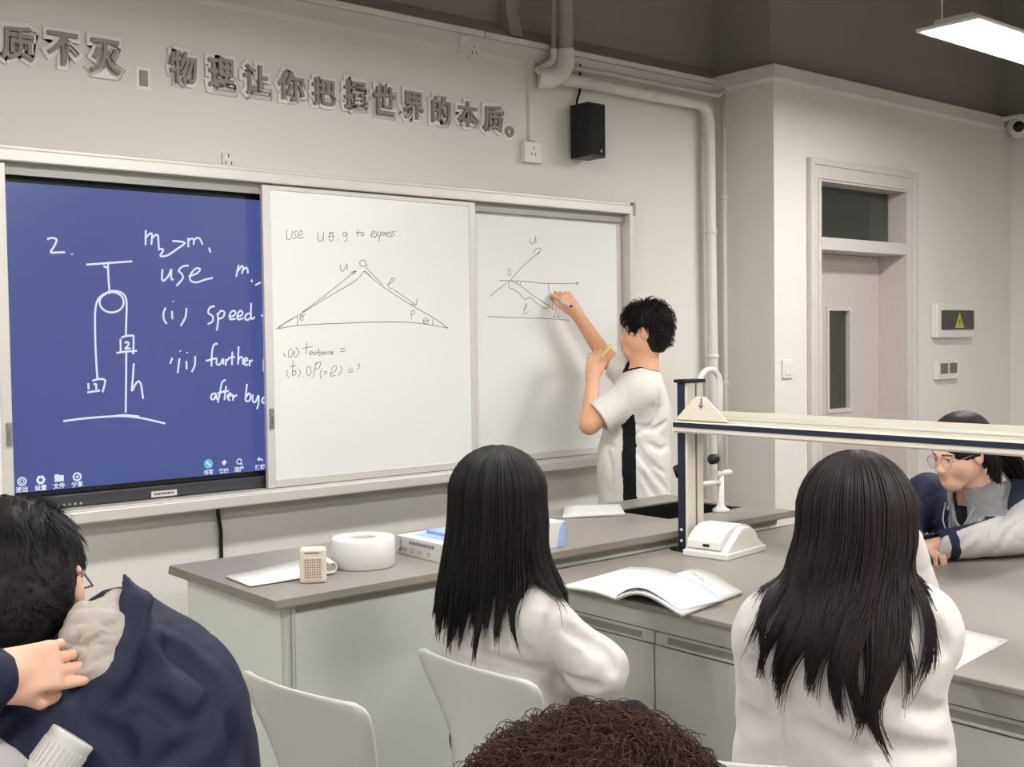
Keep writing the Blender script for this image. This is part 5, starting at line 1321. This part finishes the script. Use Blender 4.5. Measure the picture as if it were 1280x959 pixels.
# ---------------------------------------------------------------- girl with wavy hair
g2 = person('girl with long wavy dark hair in a white sweatshirt seated at the right, back turned', 1.86, 1.22)
F2 = U((.90, .43, 0)); R2 = frame(F2)
hc2 = V(1070, 650, 2.15); Fh2 = U((.80, .60, -.08)); Rh2 = frame(Fh2)
nb2 = V(1064, 738, 2.14); sl2, sr2 = V(970, 794, 2.20), V(1146, 788, 2.12); ch2, wa2 = V(1060, 815, 2.15), V(1076, 930, 2.16)
hp2 = wa2.copy(); hp2[2] = .55
ell2, wrl2 = V(962, 950, 2.20), V(1010, 975, 2.42); elr2, wrr2 = V(1160, 806, 2.46), V(1132, 700, 2.34)
skin = head_prims(hc2, Rh2, .97, True, neck=nb2) + [Cap(nb2, ch2, .06, .09, .05), Cap(ch2, hp2, .10, .11, .06), Cap(ch2, sr2, .07, .05, .05), Cap(ch2, sl2, .07, .05, .05), Cap(sr2, elr2, .045, .04, .03), Cap(elr2, wrr2, .038, .026, .03), Cap(sl2, ell2, .045, .04, .03), Cap(ell2, wrl2, .038, .026, .03)]
skin += hand_prims(wrr2, U(np.array((-.35, .1, .8))), U(np.array((.8, .1, .3))), 1, (30, 45, 25), .92) + hand_prims(wrl2, U(np.array((.9, .2, -.15))), (0, 0, 1), 1, (25, 35, 20), .92)
body('body', skin, .004, HEADMATS(M_SKIN), g2, head_slots(hc2, Rh2, .97))
sw2 = [Ell(ch2, R2, (.165, .118, .17), .05), Cap(ch2, wa2, .138, .152, .07), Cap(wa2, hp2, .152, .165, .05), Cap(nb2 - np.array((0, 0, .03)), ch2, .080, .11, .06), Cap(ch2, sr2, .105, .076, .06), Cap(ch2, sl2, .105, .076, .06),
       Cap(sr2, elr2, .070, .058, .03), Cap(elr2, wrr2 + (wrr2 - elr2) * .2, .056, .042, .03), Cap(sl2, ell2, .072, .064, .03), Cap(ell2, wrl2, .060, .046, .03)]
sw2c = [Cap(nb2 + np.array((0, 0, .1)), nb2 - np.array((0, 0, .03)), .066, .066, .006, 's')]
cr2 = creases(sw2, [[(946, 790), (960, 840), (968, 895), (976, 957)], [(1172, 780), (1176, 800), (1184, 815)], [(1000, 905), (1060, 938), (1140, 950)], [(1100, 925), (1150, 940), (1192, 938)], [(930, 890), (945, 905), (962, 908)], [(935, 830), (950, 838), (960, 836)], [(1120, 870), (1160, 890), (1188, 888)]], .009, .024)
body('sweatshirt', sw2 + sw2c + cr2, .006, M_WHITECLOTH, g2, disp=folds(33, .0028, 18, (1, 1, 1.2)), amp=.006)
legs(g2, hp2, F2)
long_hair('hair', g2, hc2, Rh2, M_HAIRBROWN, 4600, sw2, rx=.108, ry=.118, rz=.120, zo=.010,
          tip=lambda p: (-.150 if p > .95 else -.290 + .045 * abs(p - .25) - .03 * (abs(p - .2) < .2)) + (.06 if p < -1.2 else 0), width=lambda d: 1.0 + .10 * min(1, max(0, d) / .22),
          shift=lambda d: -.060 * min(1, max(0, d - .02) / .25), back=lambda d: .012 * min(1, max(0, d) / .2), wave=.012, wlen=.26, seed=9, clumps=20, tipjit=.030, clumpw=.85, rad=.0016)

# ---------------------------------------------------------------- student with glasses
g3 = person('student with round glasses and ponytail in a navy and grey jacket leaning on the table', 3.95, 2.02)
F3 = U((-.97, .24, 0)); R3 = frame(F3)
hc3 = V(1200, 565, 3.93); Fh3 = U((-.93, .30, -.26)); Rh3 = frame(Fh3)
nb3 = V(1222, 622, 4.00); ch3 = V(1232, 680, 4.10); sl3, sr3 = V(1275, 632, 3.98), V(1160, 622, 4.22)
wa3 = np.array(ch3) - F3 * .06; wa3[2] = .70; hp3 = wa3 - F3 * .04; hp3[2] = .56
el3, wr3 = V(1302, 664, 3.92), V(1176, 673, 3.86); er3, wv3 = V(1128, 672, 4.12), V(1140, 680, 3.90)
el3[2] = max(el3[2], .872); wr3[2] = .853; er3[2] = .87; wv3[2] = .85
fd3 = U(V(1140, 684, 3.86) - wr3)
skin = head_prims(hc3, Rh3, .94, True, neck=nb3 - np.array((0, 0, .02))) + [Cap(nb3, ch3, .06, .09, .05), Cap(ch3, hp3, .10, .11, .06), Cap(ch3, sr3, .07, .05, .05), Cap(ch3, sl3, .07, .05, .05), Cap(sr3, er3, .045, .04, .03), Cap(er3, wv3, .038, .026, .03), Cap(sl3, el3, .045, .04, .03), Cap(el3, wr3, .038, .026, .03)]
skin += hand_prims(wr3, fd3, U(np.array((0, 0, 1)) - .3 * CAM_F), 1, (30, 50, 25), .92) + hand_prims(wv3, U(np.array((-.2, -.9, -.05))), (0, 0, 1), -1, (30, 50, 25), .92)
body('body', skin, .0024, HEADMATS(M_SKIN), g3, head_slots(hc3, Rh3, .94))
jk = [Ell(ch3, R3, (.175, .125, .17), .05), Cap(ch3, wa3, .135, .14, .07), Cap(wa3, hp3, .14, .15, .05), Cap(nb3 - np.array((0, 0, .03)), ch3, .085, .12, .06), Cap(ch3, sr3, .11, .082, .06), Cap(ch3, sl3, .11, .084, .06),
      Cap(sr3, er3, .082, .066, .03), Cap(er3, wv3, .062, .048, .03), Cap(sl3, el3, .084, .072, .03), Cap(el3, wr3, .070, .050, .03)]
colr = Cap(nb3 + Rh3[1] * .01 + np.array((0, 0, -.055)), nb3 + Rh3[1] * .015 + np.array((0, 0, .012)), .078, .088, .02)
jk += [colr]
jk += [Cap(nb3 + Fh3 * .03 + np.array((0, 0, .10)), nb3 + F3 * .02 + np.array((0, 0, -.05)), .074, .058, .006, 's'), Ell(nb3 + F3 * .10 + np.array((0, 0, -.03)), R3, (.030, .06, .075), .008, 's'), Cap(wr3 + U(wr3 - el3) * .0, wr3 + U(wr3 - el3) * .08, .036, .036, .004, 's'), Plane((0, 0, ZS + .003), (0, 0, -1), .002, None)]
jk[-1].lim = None
jk_low = [p for p in jk if p.op == 'u']
def j3slot(P):
    o = np.zeros(len(P), int)
    t = ((P - sl3) @ (el3 - sl3)) / ((el3 - sl3) @ (el3 - sl3))
    arm = np.minimum(Cap(sl3, el3, .084, .072).d(P), Cap(el3, wr3, .07, .05).d(P)); arm2 = np.minimum(Cap(sr3, er3, .082, .066).d(P), Cap(er3, wv3, .062, .048).d(P))
    tors = Ell(ch3, R3, (.175, .125, .17)).d(P)
    o[(arm < .02) & (tors > .012) & ((P - sl3) @ F3 > -.5) & (t > .12)] = 1
    tw = ((P - el3) @ (wr3 - el3)) / ((wr3 - el3) @ (wr3 - el3)); o[(o == 1) & (np.abs(tw - .93) < .045) & (Cap(el3, wr3, .07, .05).d(P) < .02)] = 0
    cd_ = Cap(nb3 + np.array((0, 0, -.10)), nb3 + np.array((0, 0, .03)), .10).d(P); fr_ = (P - nb3) @ F3
    o[(cd_ < .008) & (P[:, 2] > nb3[2] - .052) ] = 2
    o[(fr_ > .04) & (np.abs((P - nb3) @ R3[0]) < .075) & (P[:, 2] > nb3[2] - .12) & (P[:, 2] <= nb3[2] - .03) & (cd_ < .05)] = 2
    o[(fr_ > .05) & (np.abs((P - ch3) @ R3[0] - .02) < .085) & (P[:, 2] <= nb3[2] - .12) & (arm > .01)] = 3
    return o
# the part below the table top stays inside the knee space, so only the chest and arms are cut level with it
jk_cut = [p for p in jk if not isinstance(p, Plane)]
jk_u = [p for p in jk if p.op == 'u']
jk_cut += creases(jk_u, [[(1200, 684), (1214, 668), (1234, 656)], [(1262, 640), (1245, 655), (1240, 672)], [(1278, 650), (1262, 664), (1255, 680)], [(1258, 600), (1252, 620), (1240, 636)], [(1168, 660), (1172, 672), (1170, 684)]], .006, .016)
body('jacket', jk_cut, .004, [M_NAVYCLOTH, M_GREYCLOTH, M_FLEECE, M_BLACKCLOTH], g3, j3slot, disp=folds(41, .003, 24), amp=.006)
bm = new(); zc_ = nb3 + F3 * .118 - np.array((0, 0, .135))
tube(bm, smooth_path([nb3 + F3 * .085 + R3[0] * .062 - np.array((0, 0, .02)), nb3 + F3 * .115 + R3[0] * .045 - np.array((0, 0, .08)), zc_, nb3 + F3 * .115 - R3[0] * .045 - np.array((0, 0, .08)), nb3 + F3 * .085 - R3[0] * .062 - np.array((0, 0, .02))], 5), .0025, 6)
obj('zip', bm, M_ALU_GREY, g3)
body('shirt', [Cap(ch3 + F3 * .035, nb3 + F3 * .022 - np.array((0, 0, .060)), .085, .060)], .006, M_BLACKCLOTH, g3)
legs(g3, hp3, F3, knee_len=.34)
# hair pulled back
cap3 = [Ell(hc3 + Rh3[2] * .040 - Rh3[1] * .016, Rh3, (.090, .112, .096), .02), Ell(hc3 - Rh3[1] * .060 - Rh3[2] * .02, Rh3, (.066, .055, .065), .03), Ell(hc3 + Rh3[1] * .125 - Rh3[2] * .055, Rh3, (.125, .072, .118), .008, 's'), Ell(hc3 + Rh3[1] * .02 - Rh3[2] * .10, Rh3, (.12, .045, .10), .008, 's')]
HV, HF = solid(cap3, .004, folds(8, .002, 110, (1, .3, .6)), .004)
S3 = 420; gg = np.random.default_rng(12); N3 = 16; tt3 = np.linspace(0, 1, N3)
root = hc3 - Rh3[1] * .105 + Rh3[2] * .005
end = V(1300, 640, 4.02)
mid = root - Rh3[1] * .09 - Rh3[2] * .005
P3 = np.zeros((S3, N3, 3))
o3 = gg.normal(0, 1, (S3, 3)) * .011
for n_, t_ in enumerate(tt3):
    b_ = root * (1 - t_) ** 2 + 2 * mid * t_ * (1 - t_) + end * t_ ** 2
    P3[:, n_] = b_ + o3 * (.55 + 1.5 * sin(pi * min(1, t_ * .9)) * (1 - .45 * t_))
r3 = .0022 * (1 - .7 * np.clip((tt3 - .75) / .25, 0, 1))[None, :] * np.ones((S3, 1))
S4 = 160; j4 = gg.normal(0, .0035, (S4, 3)); P4 = np.zeros((S4, N3, 3)); sd = gg.uniform(0, 1, S4)
for n_, t_ in enumerate(tt3):
    P4[:, n_] = hc3 + (-.074) * Rh3[0] + (-.030 - .045 * sd[:, None]) * Rh3[1] + (.03 - (.11 + .05 * sd[:, None]) * t_) * Rh3[2] + j4 - (.014 * sin(pi * t_)) * Rh3[0]
P3 = np.concatenate([P3, P4]); r3 = np.concatenate([r3, .0014 * np.ones((S4, N3))])
strands('hair', P3, r3, M_HAIRBLACK2, g3, 3, None, (HV, HF))
# round wire glasses
gl = None
w3 = L2W(hc3, Rh3, .94)
bm = new()
for sx in (-1, 1):
    tube(bm, [w3(sx * .0335 + .026 * cos(a), .104 - .004 * abs(cos(a)), -.008 + .023 * sin(a)) for a in np.linspace(0, 2 * pi, 25)], .0012, 6)
    tube(bm, [w3(sx * .060, .100, -.002), w3(sx * .078, .07, .0), w3(sx * .083, -.01, .002), w3(sx * .084, -.03, -.01)], .0012, 6)
tube(bm, smooth_path([w3(-.0075, .105, -.004), w3(0, .109, .0), w3(.0075, .105, -.004)], 4), .0011, 6)
gl = obj('glasses', bm, mat('pinkish_metal', (206, 170, 156), .3, .02, metal=.7), g3)
for sx in (-1, 1):
    bm = new(); b2 = bmesh.new(); b2.faces.new([b2.verts.new(w3(sx * .0335 + .0255 * cos(a), .1035, -.008 + .0225 * sin(a))) for a in np.linspace(0, 2 * pi, 24, endpoint=False)]); merge(bm, b2)
    obj('lens', bm, glass_mat('spectacle_lens', (250, 250, 250), .06), gl)

# ---------------------------------------------------------------- boy in the navy jacket
bp = person('boy with short black hair at the left, one hand on his navy jacket hood', .55, 1.57)
Fb = U((.10, 1.0, 0)); Rb = frame(Fb)
hcb = V(28, 735, 1.62); Fhb = U(CAM_F * .95 + CAM_R * -.10 + np.array((0, 0, -.30))); Rhb = frame(Fhb, U(np.array((0, 0, 1)) - .16 * CAM_R))
nbb = V(70, 830, 1.63); chb = V(128, 950, 1.60); wab = np.array((.62, 1.56, .72)); hpb = np.array((.58, 1.58, .55))
srb, slb = V(206, 915, 1.60), V(-10, 965, 1.66)
erb, wrb = V(262, 1040, 1.66), V(240, 1120, 1.95); elb = V(-150, 975, 1.50); wlb = V(-4, 846, 1.405)
fdb = U(.66 * CAM_R + .55 * CAM_F + .05 * CAM_U)
skin = head_prims(hcb, Rhb, .98, neck=nbb) + [Cap(nbb, chb, .06, .10, .05), Cap(chb, hpb, .11, .11, .06), Cap(chb, srb, .07, .05, .05), Cap(chb, slb, .07, .05, .05), Cap(srb, erb, .045, .04, .03), Cap(erb, wrb, .038, .028, .03), Cap(slb, elb, .045, .04, .03), Cap(elb, wlb, .038, .026, .03)]
skin += hand_prims(wlb, fdb, U(-CAM_F + .15 * CAM_U), 1, [(14, 22, 14), (30, 62, 40), (34, 64, 40), (38, 60, 36)], .84, (30, 35), 2, .004) + hand_prims(wrb, U((.4, .9, -.1)), (0, 0, 1), 1, (25, 35, 20), 1.0)
body('body', skin, .0026, HEADMATS(M_SKIN), bp, head_slots(hcb, Rhb, .98))
rim = [V(156, 720, 1.56), V(171, 757, 1.545), V(174, 805, 1.525), V(150, 853, 1.505), V(104, 893, 1.49), V(55, 912, 1.495)]
jb = [Ell(chb, Rb, (.19, .14, .17), .06), Cap(chb, wab, .16, .165, .08), Cap(wab, hpb, .165, .17, .05), Cap(nbb - np.array((0, 0, .05)), chb, .080, .13, .06), Cap(chb, srb, .13, .098, .07), Cap(chb, slb, .13, .095, .07),
      Cap(srb, erb, .098, .082, .04), Cap(erb, wrb, .08, .055, .03), Cap(slb, elb, .09, .075, .03), Cap(elb, wlb - fdb * .012, .070, .038, .03), Cap(V(150, 800, 1.60), V(190, 850, 1.62), .07, .09, .06)]
rr_ = [.002, .017, .026, .027, .024, .020]
for i in range(5): jb.append(Cap(rim[i], rim[i + 1], rr_[i], rr_[i + 1], .022))
jb_c = jb + [Cap(nbb + np.array((-.02, 0, .14)), nbb, .085, .072, .006, 's')]
jb_c += creases(jb, [[(195, 791), (225, 821), (268, 856)], [(176, 866), (210, 888), (232, 907)], [(272, 862), (262, 892), (232, 911)], [(196, 752), (194, 795), (176, 855), (150, 885)], [(262, 915), (235, 935), (205, 954)], [(120, 905), (150, 925), (160, 955)], [(290, 900), (296, 930), (290, 955)]], .007, .020)
body('jacket', jb_c, .005, M_NAVYCLOTH, bp, disp=folds(55, .003, 17), amp=.006)
ridge = [V(146, 756, 1.555), V(132, 795, 1.535), V(118, 838, 1.52), V(84, 872, 1.51)]
lin_ = [Cap(ridge[0], ridge[1], .020, .036, .02), Cap(ridge[1], ridge[2], .036, .034, .02), Cap(ridge[2], ridge[3], .034, .022, .02), Cap(V(150, 790, 1.53), V(140, 840, 1.51), .020, .022, .02), Cap(V(112, 780, 1.53), V(98, 820, 1.53), .028, .03, .02), Cap(V(84, 848, 1.47), V(125, 835, 1.49), .008, .012, .012)]
body('hood_lining', lin_, .0035, M_LINING, bp, disp=folds(61, .005, 48), amp=.009)
body('sleeve_panel', [Cap(V(-30, 935, 1.46), V(28, 985, 1.43), .035, .032)], .006, M_GREYCLOTH, bp, disp=folds(5, .003, 30), amp=.004)
legs(bp, hpb, Fb)
short_hair('hair', bp, hcb, Rhb, 1.0, M_HAIRBLACK, 5200, .083, .110, .096, .040, zo=.030, yo=-.016, seed=15, nape=-.120, lift=.003, rad=.0010)
bm = new(); wg = L2W(hcb, Rhb)
tube(bm, [wg(.074, .09, .0), wg(.083, .0, .006), wg(.086, -.02, -.004)], .0018, 6); tube(bm, [wg(-.074, .09, .0), wg(-.083, .0, .006), wg(-.086, -.02, -.004)], .0018, 6); tube(bm, [wg(-.074, .09, 0), wg(-.04, .108, 0), wg(.04, .108, 0), wg(.074, .09, 0)], .0016, 6)
obj('glasses', bm, M_STEEL, bp)

# ---------------------------------------------------------------- curly-haired student nearest the camera
cp = person('student seen only as the top of a curly brown head at the bottom centre', .72, .70)
Fc = U((.66, .75, 0)); Rc = frame(Fc)
hcc = V(742, 1128, .88); nbc = hcc + np.array((-.01, -.01, -.17)); chc = nbc + np.array((0, 0, -.16)); hpc = np.array((hcc[0] - .02, hcc[1] - .02, .55))
slc, src = chc - Rc[0] * .17 + np.array((0, 0, .07)), chc + Rc[0] * .17 + np.array((0, 0, .07))
skin = head_prims(hcc, Rc, 1.0, neck=nbc) + [Cap(nbc, chc, .06, .10, .05), Cap(chc, hpc, .11, .11, .06), Cap(chc, src, .07, .05, .05), Cap(chc, slc, .07, .05, .05)]
sw = [Ell(chc, Rc, (.18, .125, .17), .05), Cap(chc, hpc, .14, .16, .07), Cap(nbc, chc, .08, .12, .06)]
for s_, sh_ in ((-1, slc), (1, src)):
    e_ = sh_ + Rc[0] * s_ * .05 - np.array((0, 0, .26)) + Fc * .05; w_ = e_ + Fc * .22 - Rc[0] * s_ * .08
    skin += [Cap(sh_, e_, .045, .04, .03), Cap(e_, w_, .038, .028, .03)] + hand_prims(w_, Fc, (0, 0, 1), -s_, (25, 35, 20), .95)
    sw += [Cap(chc, sh_, .11, .08, .06), Cap(sh_, e_, .078, .066, .03), Cap(e_, w_, .064, .048, .03)]
body('body', skin, .005, HEADMATS(M_SKIN), cp, head_slots(hcc, Rc))
body('sweatshirt', sw, .009, M_NAVYCLOTH, cp, disp=folds(71, .006, 19), amp=.009)
legs(cp, hpc, Fc)
gg = np.random.default_rng(77); S5 = 6000; N5 = 24; t5 = np.linspace(0, 1, N5)
thc = np.arccos(gg.uniform(-.25, 1, S5)); phc = gg.uniform(0, 2 * pi, S5)
dirs = np.stack([np.sin(thc) * np.cos(phc), np.sin(thc) * np.sin(phc), np.cos(thc)], 1); dirs = dirs[(dirs[:, 1] < .45) | (dirs[:, 2] > .3)]; S5 = len(dirs)
tang = np.stack([dirs[:, 0], dirs[:, 1], -.9 * np.ones(S5)], 1) + gg.normal(0, .55, (S5, 3)); tang = U1(tang - dirs * (tang * dirs).sum(1, keepdims=True)); bit = np.cross(dirs, tang)
ra = gg.uniform(.0025, .007, S5)[:, None]; turns = gg.uniform(1.0, 2.6, S5)[:, None]; p0 = gg.uniform(0, 6.28, S5)[:, None]; LL = gg.uniform(.03, .06, S5)[:, None]
an = p0 + turns * 2 * pi * t5[None, :]
rad5 = np.array((.112, .116, .108))
base = dirs * rad5 * gg.uniform(.9, 1.03, (S5, 1))
Pq = base[:, None, :] + tang[:, None, :] * (LL * t5[None, :])[..., None] + bit[:, None, :] * (ra * np.cos(an))[..., None] + dirs[:, None, :] * ((ra * np.sin(an)) + .004 * np.sin(pi * t5)[None, :])[..., None]
Pq = hcc + np.array((0, 0, .03)) + Pq @ Rc
r5 = .0007 * np.ones((S5, N5)) * (1 - .6 * t5)[None, :]
strands('hair', Pq, r5, M_CURLBROWN, cp, 3, None, scalp_shell(hcc + np.array((0, 0, .03)), Rc, rad5 * .97, -.03))

# ---------------------------------------------------------------- grey bottle at the lower left
b0, b1 = V(18, 1025, 1.36), V(92, 920, 1.40)
ax = U(b1 - b0); Lb = np.linalg.norm(b1 - b0)
bo = thing('water_bottle', 'pale grey bottle with ribbed cap tilted behind the boy at the lower left corner', 'bottle', tuple(b0))
Mb = Vector(ax).to_track_quat('Z', 'Y').to_matrix().to_4x4()
bm = new(); lathe(bm, [(0, -.12), (.023, -.118), (.025, -.11), (.025, Lb - .062), (.023, Lb - .056), (0, Lb - .054)], tuple(b0), 32, Mb); obj('bottle_body', bm, M_GREYCLOTH if False else mat('pale_grey_plastic', (196, 194, 190), .5, .02, 20), bo)
bm = new(); lathe(bm, [(0, Lb - .054), (.0262, Lb - .054), (.0272, Lb - .050), (.0282, Lb - .006), (.0282, Lb - .001), (.027, Lb), (0, Lb)], tuple(b0), 40, Mb); cpb = obj('cap', bm, MATS['pale_grey_plastic'], bo)
bm = new()
for k in range(26):
    a = 2 * pi * k / 26; box(bm, .0268, .0290, -.0022, .0022, Lb - .045, Lb - .014, bev=.0006, M=Matrix.Translation(Vector(b0)) @ Mb @ Matrix.Rotation(a, 4, 'Z'))
rb_ = obj('cap_ribs', bm, MATS['pale_grey_plastic'], cpb); rb_['kind'] = 'stuff'
